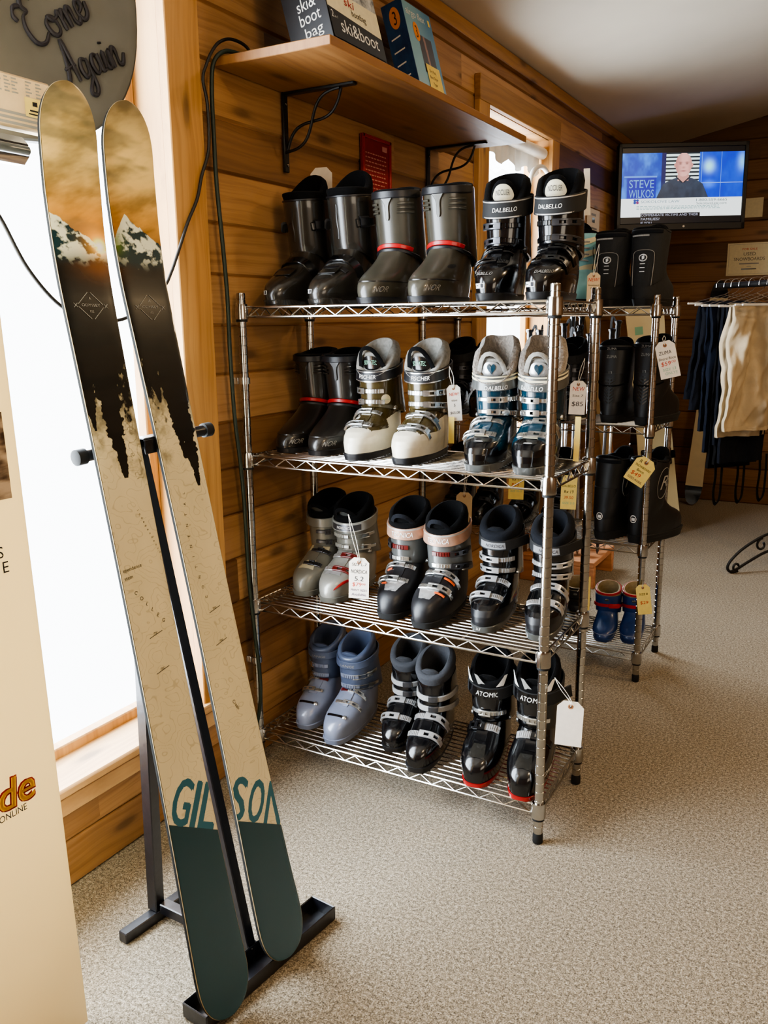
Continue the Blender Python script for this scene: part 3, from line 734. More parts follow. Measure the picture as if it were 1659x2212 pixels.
lw = lambda y: .052+.10*max(0, y-.14)
STY = {
 'C': dict(shell='blk', cuff='blk', liner='felt', lh=(0.096, 0.082, 0.014), th=.055, tlean=.006, tlabel=('bone', 'INDOUER'), bulge=.007, cbuck=((.16, ('blk', 'alud')), (.56, ('blk', 'alud'))), lbuck=((.094, .05, ('blk', 'blk')), (.124, .07, ('blk', 'blk'))), cspan=(.3, .5, .78),
     strap=dict(mat='strapk', txt='DALBELLO', tw=.055, tht=.010, w=.044, th0=-.15, trim=('straps', ((.0185, .003), (-.0185, .003)))), rivet='alud',
     extra=x_many(x_sticker(-.35), lambda t, f, B, side: patch(t, B, 'toe_stripe', 'alud', -.026, .026, .068, .076, trap(.8, 1)), x_line('inkgrey', 'DALBELLO', .062, .2, .05, .007, 'toe_lettering'))),
 'F': dict(shell=('olive', 'white'), matf=lambda p: 1 if p.z < .068+.05*math.sin(min(max((p.y-.03)/.27, 0), 1)*PI*.62) and not (p.y < .14 and p.z > .078) or p.y < .055 else 0, cuff='olive', liner='fabg', lh=(0.100, 0.080, 0.02), bulge=.008, thick=.018, th=.05, tongue='fabg', tlabel=('blk', 'SOMATEC'), tink='inkg', loop='felt', sole='blk2',
     strap=dict(mat='blk2', txt='FISCHER', tcol='inkw', tw=.045, tht=.011, w=.032, th0=.1, trim=('alu', ((.0135, .003), (-.0135, .003)))), flap='olive', plate=('gun2', .026, .05, .085, trap(.75, 1)), extra=x_fisch),
 'D': dict(shell=('teal', 'blk'), matf=lambda p: 1 if p.z < lw(p.y) or (p.y < .055) else 0, cuff='teal', sole='tgrey', liner='fur', lh=(0.119, 0.092, 0.02), bulge=.009, thick=.014, lobes=.014, th=.05, tlean=.01, tongue='fabg', tlabel=('silver', 'heart'), tink='teal', loop='fabg', cb='frame', cspan=(.1, .34, .52), lw=.02, cbuck=((.12, ('alu', 'alu')), (.5, ('alu', 'alu'))),
     strap=dict(mat='tgrey', txt='DALBELLO', w=.042, tw=.052, tht=.011, th0=-.25, dz=.006, ty=-.011, trim=('cream', ((.008, .006), (.018, .004)))), flap='teal', plate=('bone', .02, .055, .068, trap(.6, 1)), extra=lambda t, f, B, side: patch(t, B, 'toe_badge', 'silver', -.011, .011, .03, .037, oval)),
 'N1': dict(shell='grey', cuff='grey', sole='grey', liner='felt', lh=(0.084, 0.070, 0.044), tongue='tgrey', th=.03, loop='felt', cbuck=((.2, ('grey', 'alud')), (.58, ('grey', 'alud'))), cspan=(.16, .36, .42), lspan=(.26, .4, .5), lbuck=((.093, .052, ('alud', 'alud')), (.122, .07, ('alud', 'alud'))),
     strap=dict(mat='grey', w=.03, gap=(-2.6, 2.6), dz=0), plate=('bone', .025, .046, .088, trap(.55, 1)), flap='grey', extra=lambda t, f, B, side: patch(t, B, 'instep_plate', 'bone', -.032, .032, .128, .158, trap(.9, 1))),
 'N2': dict(shell='greyl', cuff='grey', sole='grey', liner='felt', lh=(0.084, 0.070, 0.044), tongue='tgrey', th=.03, loop='felt', cbuck=((.2, ('greyl', 'alu')), (.58, ('greyl', 'alu'))), cspan=(.28, .48, .78), cb='wire', lbuck=((.093, .05, ('silver', 'redd')), (.122, .07, ('silver', 'redd'))),
     strap=dict(mat='greyl', txt='NORDICA', tcol='inkw', tw=.04, tht=.009, w=.03, gap=(-2.6, 2.6), dz=0, plate=(-.75, .8, .019, 'alud')), plate=('silver', .025, .046, .088, trap(.55, 1)), flap='greyl', extra=x_swoosh),
 'T': dict(shell='blk2', cuff='tgrey', sole='rub', liner='felt', lh=(0.084, 0.070, 0.042), th=.03, loop='felt2', cbuck=((.14, ('alu', 'alud')), (.52, ('redd', 'alud'))), cspan=(.44, .62, .84), lk='frame', lbuck=((.098, .055, ('alu', 'alu')), (.126, .07, ('alu', 'alu'))),
     strap=dict(mat='strapc', txt='TECNICA', tcol='inkw', tw=.056, tht=.014, w=.034, gap=(-2.4, 2.4), dz=.004, trim=('straps', ((.0145, .004),))), plate=('silver', .026, .035, .078, trap(1.1, .6)),
     extra=lambda t, f, B, side: [band_over(t, B, z0, ze, .006, .003, 'orange', 'buckle_cable', lift=.003, a=.62 if side > 0 else .3, b=.8 if side > 0 else .38) for z0, ze in ((.09, .05), (.117, .06))]),
 'K': dict(shell=('blk', 'blk2'), matf=lambda p: 1 if p.z < .062 and p.y < .16 else 0, cuff='blk', sole='tgrey', liner='felt2', lh=(0.089, 0.070, 0.052), bulge=.008, thick=.018, th=.034, tongue='felt2', cbuck=((.14, ('silver', 'silver')), (.5, ('silver', 'silver'))), cspan=(.28, .46, .76), lw=.02, lspan=(.24, .45, .85), lbuck=((.091, .048, ('silver', 'silver')), (.12, .066, ('silver', 'silver'))),
     strap=dict(mat='strapk', txt='NORDICA', tcol='ink', tw=.044, tht=.009, w=.03, plate=(-.7, .5, .019, 'strapd'), th0=0, tail=.03, tside=1), extra=x_line('inkw', '26.5', .008, .1, .014, .007, 'size_lettering')),
 'L': dict(shell='lange', cuff='langed', sole='lange', liner='langed', lh=(0.084, 0.066, 0.042), th=.026, tongue='langed', cb='wire', cbuck=((.16, ('lange', 'alu')), (.55, ('lange', 'alu'))), cspan=(.4, .56, .8), lk='frame', lbuck=((.106, .055, ('alu', 'alu')), (.132, .075, ('redd', 'alu'))), lspan=(.36, .5, .76), lw=.014, flap='lange', rivet='langed',
     strap=dict(mat='langed', txt='LANGE', tcol='inkgrey', tw=.04, tht=.008, w=.024, tail=.0, dz=.006), extra=x_lange),
 'G': dict(shell='blk', cuff='blk', sole='blk2', liner='felt3', lh=(0.086, 0.070, 0.046), bulge=.006, thick=.016, th=.032, tongue='felt3', cb='band', lw=.021, lspan=(.24, .46, .86), lbuck=((.093, .05, ('silver', 'silver')), (.123, .068, ('silver', 'silver'))),
     extra=lambda t, f, B, side: patch(t, B, 'toe_ridge', 'blk2', -.02, .02, .058, .07, trap(.8, 1))),
 'M': dict(shell='blk', cuff='blk', sole='red', sole_h=.012, liner='felt', lh=(0.089, 0.070, 0.044), th=.03, cbuck=((.3, ('alu', 'alu')),), cspan=(.3, .46, .56), lk='frame', lbuck=((.122, .066, ('silver', 'blk')),), lspan=(.3, .5, .72), lw=.026,
     strap=dict(mat='strapk', txt='ATOMIC', tw=.052, tht=.013, w=.034, th0=-.05, dz=.004, tail=.035, tside=1, plate=(-.9, .9, .03, 'blk')), extra=x_many(x_toebox, x_flash, x_line('inkw', 'ATOMIC', .045, 1.15, .06, .014))),
 'P': dict(shell='blk', cuff='blk2', sole='blk2', liner='felt', cbuck=((.16, ('blk2', 'alud')), (.55, ('blk2', 'alud'))), lbuck=((.094, .05, ('blk2', 'alud')), (.124, .07, ('blk2', 'alud'))), strap=dict(mat='strapk', tail=.02)),
}
def rear(label, group, x, y, zs, yaw, side, kind, kz=1.0):
    t = thing('ski_boot', label, 'ski boot', (x, y, zs+.0005), yaw, group); t.scale = (1.1, 1.06, kz); B = BR_
    m = {'A': 'gun', 'B': 'gun2', 'D': 'gun3'}[kind]; f = B.cuff(CUFFR)
    base(t, B, m, m if kind == 'A' else 'blk2', sole_h=.018)
    cuffmesh(t, f, m, thick=.005)
    if kind == 'A':
        liner(t, f, .94, .078, .028, .03, 'felt', bulge=.003, thick=.014)
        ridge(t, f, 'blk2', .985, -1.7, 1.7, .005, .002, 'cuff_rim', t2=.985)
        for s_ in (-1, 1):
            o = ridge(t, f, 'blk', .5, s_*.75, s_*1.7, .024, .009, 'side_latch', t2=.6)
            ridge(o, f, 'blk2', .53, s_*.9, s_*1.25, .03, .014, 'latch_catch', t2=.56)
        P = [f(.2+.08*i, -.1+.02*math.sin(i), 0) for i in range(9)]; MB().ribbon(P, [V(0, -1, 0)]*9, .004, .0015).build('front_seam', 'gun3', t)
        band_over(t, B, .128, .075, .03, .005, 'blk', 'ankle_strap', .35, lift=.001)
        band_over(t, B, .1, .06, .016, .004, 'blk2', 'instep_strap', .45, a=.35 if side > 0 else .2, b=.8 if side > 0 else .65)
        P = [V(.004, y_, B.top(.004, y_)+.001) for y_ in (.06, .08, .1)]; MB().ribbon(P, [V(0, -.5, 1)]*3, .05, .002).build('toe_step', m, t)
        sticker(t, B, -.35, .036, .024, .011)
    else:
        liner(t, f, .93, .03, .016, .02, 'felt', bulge=.002, thick=.016)
        for k in range(3):
            for s_ in (-1, 1): ridge(t, f, m, .8-.075*k, s_*(.42-.02*k), s_*1.15, .006, .005, 'cuff_rib', t2=.82-.075*k)
        P = [f(.9-.05*i, 0, 0) for i in range(9)]; MB().ribbon(P, [V(0, -1, 0)]*9, [.03, .022, .014, .011, .01, .01, .01, .01, .006], .004).build('centre_rib', m, t)
        P, N = arc(f, .965, -1.5, 1.5, 20); MB().ribbon(P, N, .02, .005).build('collar_band', 'blk2', t)
        P, N = arc(f, .0, -1.0, 1.0, 18); MB().ribbon([p+V(0, 0, .004) for p in P], N, .012, .005).build('red_band', 'red', t)
        P, N = arc(f, .0, -1.3, 1.3, 18); MB().ribbon([p+V(0, -.001, -.008) for p in P], N, .01, .006).build('flex_band', 'blk2', t)
        bb = MB(); bb.grid(lambda u, v: (lambda q: B.S(lerp(.088, .1, q[1]), side*lerp(.75, 1.15, q[0]))*1.006)(oval(u, v)), 8, 6); bb.build('vent_inset', 'blk2', t)
        bb = MB(); lettering(bb, 'NOR', lambda x_, y_: B.S(.03+y_, .62+x_/.08)*1.0+V(.0012, -.0012, 0), .015, w=.045, sh=.3); bb.build('side_lettering', 'inkgrey', t, ang=0, fix=False)
        bb = MB(); lettering(bb, 'RX', lambda x_, y_: f(.12+y_/.17, 1.25+x_/.07, .0012), .022, w=.03, sh=.2); bb.build('cuff_lettering', 'alud', t, ang=0, fix=False)
        P = [B.S(.058, a) for a in [lerp(-1.5, 1.5, i/24) for i in range(25)]]; MB().ribbon(P, [V(p.x, p.y-.15, 0) for p in P], .004, .0016).build('toe_seam', 'gun3', t)
    return t

# top shelf
z1, z2, z3, z4 = SH
rear('gunmetal rear-entry ski boot on the top shelf, nearest the wall', 'gunmetal rear-entry boots', 0.112, 0.02, z1, 0.03, -1, 'A')
rear('gunmetal rear-entry ski boot on the top shelf, second from the wall', 'gunmetal rear-entry boots', 0.262, 0.02, z1, 0.02, 1, 'A')
rear('pewter ski boot with red ankle band on the top shelf, left of its pair', 'pewter boots with red ankle bands', 0.425, 0.012, z1, 0.05, -1, 'B', .98)
rear('pewter ski boot with red ankle band on the top shelf, right of its pair', 'pewter boots with red ankle bands', .575, .012, z1, .03, 1, 'B', .98)
alpine('glossy black four-buckle ski boot with striped strap on the top shelf, left of its pair', 'glossy black buckle boots', 0.765, 0.018, z1, 0.12, -1, STY['C'], 1.0)
alpine('glossy black four-buckle ski boot with striped strap on the top shelf, behind the corner post', 'glossy black buckle boots', .892, .018, z1, .06, 1, STY['C'], 1.0)
# second shelf
rear('dark ski boot with red ankle band on the second shelf, nearest the wall', 'dark boots with red ankle bands', 0.106, 0.06, z2, 0.02, -1, 'D', .92)
rear('dark ski boot with red ankle band on the second shelf, beside the white-toed boot', 'dark boots with red ankle bands', 0.226, 0.055, z2, 0.08, 1, 'D', .92)
alpine('bronze ski boot with pearl white toe and round sticker on its cuff', 'bronze and white boots', 0.365, 0.03, z2, 0.08, -1, STY['F'], 1.0, 1.04)
alpine('bronze ski boot with pearl white toe and paper tag at its side', 'bronze and white boots', 0.522, 0.02, z2, 0.05, 1, STY['F'], 1.0, 1.04)
alpine('petrol blue ski boot with grey fleece lining, left of its pair', 'petrol blue fleece-lined boots', 0.745, 0.008, z2, 0.1, -1, STY['D'], .96, 1.05)
alpine('petrol blue ski boot with grey fleece lining, behind the corner post', 'petrol blue fleece-lined boots', .872, .022, z2, .12, 1, STY['D'], .96, 1.05)
# third shelf
alpine('scuffed grey ski boot with bone toe plate on the third shelf, nearest the wall', 'grey buckle boots', 0.135, 0.085, z3, 0.06, -1, STY['N1'], .95, 1.08)
alpine('silver grey ski boot with red swoosh on its toe, holding the big price tag', 'grey buckle boots', 0.243, 0.068, z3, 0.05, 1, STY['N2'], .95, 1.08)
alpine('black ski boot with grey cuff and copper strap, left of its pair', 'black boots with copper straps', 0.475, 0.02, z3, 0.1, -1, STY['T'], 1.0, 1.08)
alpine('black ski boot with grey cuff and copper strap, under the blank manila tag', 'black boots with copper straps', .59, .0, z3, .03, 1, STY['T'], 1.0, 1.05)
alpine('black ski boot with silver buckles and charcoal padding, left of its pair', 'black boots with silver buckles', .75, .05, z3, .1, -1, STY['K'], .96)
alpine('black ski boot with silver buckles and charcoal padding, behind the corner post', 'black boots with silver buckles', .905, .06, z3, .14, 1, STY['K'], .96)
# bottom shelf
alpine('blue-grey ski boot with a red buckle on the bottom shelf, nearest the wall', 'blue-grey boots', 0.155, 0.05, z4, 0.1, -1, STY['L'], .9)
alpine('blue-grey ski boot with wire buckles on the bottom shelf, second from the wall', 'blue-grey boots', .285, .005, z4, .06, 1, STY['L'], .94)
alpine('black ski boot with grey cuff bands and slate padding, left and smaller in view', 'black boots with grey bands', 0.468, 0.05, z4, 0.16, -1, STY['G'], .92)
alpine('black ski boot with grey cuff bands and slate padding, right of its pair', 'black boots with grey bands', .585, -.022, z4, .12, 1, STY['G'], .96)
alpine('black racing ski boot with red sole and white strap lettering, left of its pair', 'black boots with red soles', 0.76, -0.014, z4, 0.12, -1, STY['M'], 1.02, 1.1)
alpine('black racing ski boot with red sole, behind the corner post with the blank white tag', 'black boots with red soles', .895, -.018, z4, .1, 1, STY['M'], 1.08, 1.1)

# snowboard boots on the second unit, most of them with their heels to the front
def soft(label, group, x, y, zs, yaw, kind, kz=1.0, ks=1.0):
    t = thing('snowboard_boot', label, 'snowboard boot', (x, y, zs+.0005), yaw, group); t.scale = (ks, ks, kz*ks); B = BS; f = B.cuff(CUFFS)
    m = {'S': 'bootsuede', 'B': 'paleblue'}.get(kind, 'boardboot')
    base(t, B, m, 'rub', sole_h=.03)
    cuffmesh(t, f, m, t0=0, thick=.006)
    liner(t, f, .9, .03 if kind != 'Z' else .045, .012, .03, 'felt', bulge=.006, thick=.018, lobes=.006 if kind == 'S' else 0)
    tongue(t, f, .9, .05, .02, 'felt', half=.9, thick=.014)
    P, N = arc(f, .9, 2.2, 2*PI-2.2, 16); o = MB().ribbon([p+V(0, 0, .01) for p in P], N, .012, .004).build('heel_pull', 'felt2', t)
    if kind == 'S':
        G = lambda x_, y_: f(y_/.165, PI+x_/.062, .003)
        out = [(-.034, .0), (-.036, .07), (-.03, .098), (0, .104), (.03, .098), (.036, .07), (.034, .0)]
        MB().tube(smoothpts([G(a, b_) for a, b_ in out], 5), .0011, 5).build('heel_piping', 'inkgrey', t)
        bb = MB(); n = 24
        for (r0, r1) in ((1, .72),):
            vs = [G(.0125*r*math.cos(2*PI*i/n), .082+.0105*r*math.sin(2*PI*i/n)) for r in (r0, r1) for i in range(n)]
            bb.add(vs, [(i, (i+1) % n, n+(i+1) % n, n+i) for i in range(n)])
        bb.add([G(-.002, .076), G(.004, .08), G(.003, .089), G(-.003, .086)], [(0, 1, 2, 3)])
        for k in range(3): bb.add([G(-.007, .064-k*.011), G(.007, .064-k*.011), G(.007, .066-k*.011), G(-.007, .066-k*.011)], [(0, 1, 2, 3)])
        bb.build('heel_emblem', 'straps', t, ang=0)
        P, N = arc(f, .88, PI-.75, PI+.2, 10); MB().ribbon([p for p in P], N, .006, .004).build('heel_loop', 'strapg', t)
        P = [f(.75-.06*i, 1.7+.1*math.sin(i), .01) for i in range(9)]; MB().tube(smoothpts(P, 3), .0015, 5).build('lace', 'cordk', t)
    elif kind == 'B':
        for a0, a1, z0_, z1_ in ((-1.2, 1.9, .25, .75), (-.9, 2.1, -.1, .45), (-1.4, 1.6, .62, .95)):
            P = [f(lerp(z0_, z1_, (i/18)**1.6), lerp(a0, a1, i/18), .0005) for i in range(19)]; c = f(.5, 0).lerp(f(.5, PI), .5)
            MB().ribbon(P, [V(p.x, p.y-c.y, 0) for p in P], [.006+.016*math.sin(PI*i/18) for i in range(19)], .0012).build('swoosh', 'cream', t)
        for k in range(4):
            P, N = arc(f, .25+.17*k, -.55, .55, 8); MB().ribbon(P, N, .006, .004).build('lace', 'strapg', t)
    elif kind == 'Z':
        bb = MB()
        for k in range(9):
            for s_ in (-1, 1):
                G = lambda x_, y_: f(y_/.165, PI+x_/.062, .002); z = .0+.009*k
                bb.add([G(s_*.002, z), G(s_*.016, z+.008), G(s_*.016, z+.012), G(s_*.002, z+.004)], [(0, 1, 2, 3)])
        bb.build('heel_reflector', 'gun', t, ang=0)
        bb = MB(); lettering(bb, 'ZUMA', lambda x_, y_: f(.9, PI+x_/.07, .0055)+V(0, 0, .004+y_), .009, w=.03); lettering(bb, '13', lambda x_, y_: f(.5+y_/.165, PI+x_/.07, .002), .009); lettering(bb, 'ZUMA', lambda x_, y_: f(.78+y_/.165, PI+x_/.07, .002), .008, w=.034); bb.build('heel_lettering', 'inkgrey', t, ang=0, fix=False)
        P, N = arc(f, .3, PI-1.2, PI+1.2, 14); MB().ribbon(P, N, .006, .002).build('heel_seam', 'felt', t)
    else:
        bb = MB(); G = lambda x_, y_: B.S(.085+y_, PI+x_/.075)*1.0+V(0, .002, 0); n = 20
        vs = [G(.013*r*math.cos(2*PI*i/n), .013*r*math.sin(2*PI*i/n)) for r in (1, .78) for i in range(n)]
        bb.add(vs, [(i, (i+1) % n, n+(i+1) % n, n+i) for i in range(n)]); bb.add([G(-.006, -.006), G(.006, -.006), G(.006, .004), G(-.006, .004)], [(0, 1, 2, 3)]); bb.build('heel_emblem', 'inkw', t, ang=0)
        P = [f(.55+.3*math.sin(q), -1.5+.42*math.cos(q), .001) for q in [2*PI*i/24 for i in range(24)]]
        MB().tube(P, .0009, 5, closed=True).build('side_emblem', 'inkgrey', t)
        bb = MB(); lettering(bb, 'R', lambda x_, y_: f(.45+y_/.165, -1.5+x_/.07, .0025), .04, w=.035, sh=.3); bb.build('side_lettering', 'inkgrey', t, ang=0, fix=False)
        bb = MB()
        for k in range(4):
            for s_ in (-.45, .45):
                q = f(.85-.25*k, s_, .004); bb.lathe([(.005, -.003), (.005, .003), (.003, .005)], q, 10, axis=(0, -1, .1))
        o = bb.build('lace_hooks', 'alu', t)
        P = [f(.85-.25*(k//2), .45*(1 if k % 2 else -1), .008) for k in range(8)]; MB().tube(P, .0016, 5).build('lace', 'strapg', t)
    return t
R2 = 1.1763
M['paleblue'] = plain('pale_blue_leather', '#83bcc6', .4, var=.08, scale=20)
soft('pale blue snowboard boot with cream swooshes on the top shelf of the second unit', None, .605, R2+.04, z1, .12, 'B', .98)
soft('black snowboard boot with cream piping on the top shelf, beside the pale blue boot', 'piped snowboard boots', 0.738, R2+.345, z1, PI-.03, 'S', .9)
soft('black snowboard boot with cream piping on the top shelf, below the television', 'piped snowboard boots', .88, R2+.345, z1, PI-.08, 'S', .92)
soft('plain black snowboard boot with heel reflector, left of its pair', 'black boots with heel reflectors', .772, R2+.345, z2, PI-.04, 'Z', .98)
soft('plain black snowboard boot with heel reflector, behind the long price tag', 'black boots with heel reflectors', 0.94, R2+.308, z2, PI-.17, 'Z', 1.02)
soft('black lace-up snowboard boot with white heel emblem, left of its pair', 'black lace-up snowboard boots', 0.84, R2+.315, z3, PI-.3, 'R', 1.08)
soft('black lace-up snowboard boot with white heel emblem, under the tilted yellow tag', 'black lace-up snowboard boots', .985, R2+.305, z3, PI-.36, 'R', 1.1)
# more black ski boots deep in the second unit
PX = alpine('black ski boot deep on the second unit, left of the heel reflector boots', 'black ski boots on the second unit', .575, R2+.03, z2, .05, 1, STY['P'], 1.0)
for x, z, lb in ((.44, z2, 'black ski boot deep on the second unit, seen between the petrol blue boots'), (.095, z2, 'black ski boot deep on the second unit, nearest the wall'), (.228, z2, 'black ski boot deep on the second unit, beside the one nearest the wall'),
                 (.107, z3, 'black ski boot on the second unit behind the copper strap boots, left'), (.235, z3, 'black ski boot on the second unit behind the blank manila tag'), (.4, z3, 'black ski boot on the second unit behind the yellow ticket, left'), (.545, z3, 'black ski boot on the second unit behind the yellow ticket, right')):
    c = copy_tree(PX); c.location = (x, R2+.03, z+.0005); c['label'] = lb
# children's boots
def kid(label, x, y, yaw, mat='kid', band='red'):
    t = thing('child_ski_boot', label, 'ski boot', (x, y, z4+.0005), yaw, 'small boots on the bottom shelf of the second unit'); t.scale = (.92, .75, .6); B = BR_; f = B.cuff(CUFFR)
    base(t, B, mat, mat, sole_h=.02); cuffmesh(t, f, mat, t1=.8)
    liner(t, f, .74, .08, .05, .03, 'kidl', bulge=.0, thick=.01)
    hh = lambda a: (lambda k: lerp(.03, .05, 2*k) if k < .5 else lerp(.05, .08, 2*k-1))((1-math.cos(a))/2)
    P = [f(.74, 2*PI*i/32, -.006)+V(0, -.24*hh(2*PI*i/32), hh(2*PI*i/32)-.008) for i in range(32)]; c = f(.74, 0).lerp(f(.74, PI), .5)
    MB().ribbon(P, [V(p.x, p.y-c.y, 0) for p in P], .014, .005, closed=True).build('liner_rim', band, t)
    P, N = arc(f, .32, -1.5, 1.5, 18); o = MB().ribbon(P, N, .022, .006).build('ankle_strap', band, t)
    p, n = cut(P, N, .55, .8); MB().ribbon(p, n, .03, .012).build('strap_clasp', band, o)
    c = f(.62, 0); MB().lathe([(.009, -.003), (.009, .003), (.004, .006)], c, 14, axis=(0, -1, 0)).build('cuff_rivet', 'gun2', t)
    P = [B.S(.05, a) for a in [lerp(-1.4, 1.4, i/20) for i in range(21)]]; MB().ribbon(P, [V(p.x, p.y-.15, 0) for p in P], .004, .002).build('toe_seam', 'lange', t)
    return t
kid('blue child ski boot with red strap, left of its pair', .775, R2+.05, .12)
kid('blue child ski boot with red strap, behind the corner post', .873, R2+.08, .1)
kid('small dark boot with a yellow ticket beside the blue child boots', .64, R2+.06, .1, 'blk2', 'blk')

# ------------------------------------------------------------------ printed artwork as fine colour grids
def vnoise(x, y, seed=0):
    xi, yi = np.floor(x).astype(np.int64), np.floor(y).astype(np.int64); fx, fy = x-xi, y-yi
    fx, fy = fx*fx*(3-2*fx), fy*fy*(3-2*fy)
    def h(a, b):
        n = (a*374761393+b*668265263+seed*1442695041) & 0x7fffffff
        n = ((n ^ (n >> 13))*1274126177) & 0x7fffffff; n = n ^ (n >> 16)
        return (n & 0xffff)/65535.0
    return (h(xi, yi)*(1-fx)+h(xi+1, yi)*fx)*(1-fy)+(h(xi, yi+1)*(1-fx)+h(xi+1, yi+1)*fx)*fy
def fbm(x, y, o=5, seed=0):
    r, a, s = 0, .5, 0
    for k in range(o): r = r+a*vnoise(x*2**k, y*2**k, seed+k); s += a; a *= .55
    return r/s
def mixc(a, b, f): return a*(1-f[..., None])+b*f[..., None]
def rgb(s): return np.array(hx(s)[:3])
def sstep(a, b, x): t = np.clip((x-a)/(b-a), 0, 1); return t*t*(3-2*t)
def raster(txt, X, Y, x0, y0, w, h, sh=0):
    """mask of lettering on the point grid X, Y: box x0..x0+w, y0..y0+h"""
    vs, fs = glyphs(txt); P = np.array(vs); a = P[:, 0].min(); b = P[:, 0].max(); d = .69
    P = np.stack([(P[:, 0]-a)/(b-a)*w+x0+sh*(P[:, 1]/d)*h, P[:, 1]/d*h+y0], 1); m = np.zeros(X.shape, bool)
    for t in fs:
        p = P[list(t)]; lo, hi = p.min(0), p.max(0)
        sel = (X >= lo[0]) & (X <= hi[0]) & (Y >= lo[1]) & (Y <= hi[1])
        if not sel.any(): continue
        x, y = X[sel], Y[sel]; q = []
        for i in range(3):
            u, v = p[i], p[(i+1) % 3]; q.append((v[0]-u[0])*(y-u[1])-(v[1]-u[1])*(x-u[0]))
        q = np.array(q); ins = (q >= 0).all(0) | (q <= 0).all(0)
        mm = m[sel]; mm |= ins; m[sel] = mm
    return m
def colgrid(name, pts, cols, mat, parent=None):
    """pts, cols: (n, m, 3) arrays"""
    n, m = pts.shape[:2]; me = bpy.data.meshes.new(name)
    i, j = np.meshgrid(np.arange(n-1), np.arange(m-1), indexing='ij'); a = (i*m+j).ravel()
    F = np.stack([a, a+m, a+m+1, a+1], 1)
    me.vertices.add(n*m); me.vertices.foreach_set('co', pts.reshape(-1).astype(np.float32))
    me.loops.add(F.size); me.loops.foreach_set('vertex_index', F.reshape(-1).astype(np.int32))
    me.polygons.add(len(F)); me.polygons.foreach_set('loop_start', np.arange(0, F.size, 4).astype(np.int32)); me.polygons.foreach_set('loop_total', np.full(len(F), 4, np.int32))
    me.update(calc_edges=True); me.validate()
    at = me.color_attributes.new('col', 'FLOAT_COLOR', 'POINT'); c4 = np.ones((n*m, 4), np.float32); c4[:, :3] = np.clip(cols.reshape(-1, 3), 0, 1)
    at.data.foreach_set('color', c4.reshape(-1)); me.shade_smooth(); me.materials.append(mat)
    o = bpy.data.objects.new(name, me); C.objects.link(o)
    if parent is not None: o.parent = parent
    return o

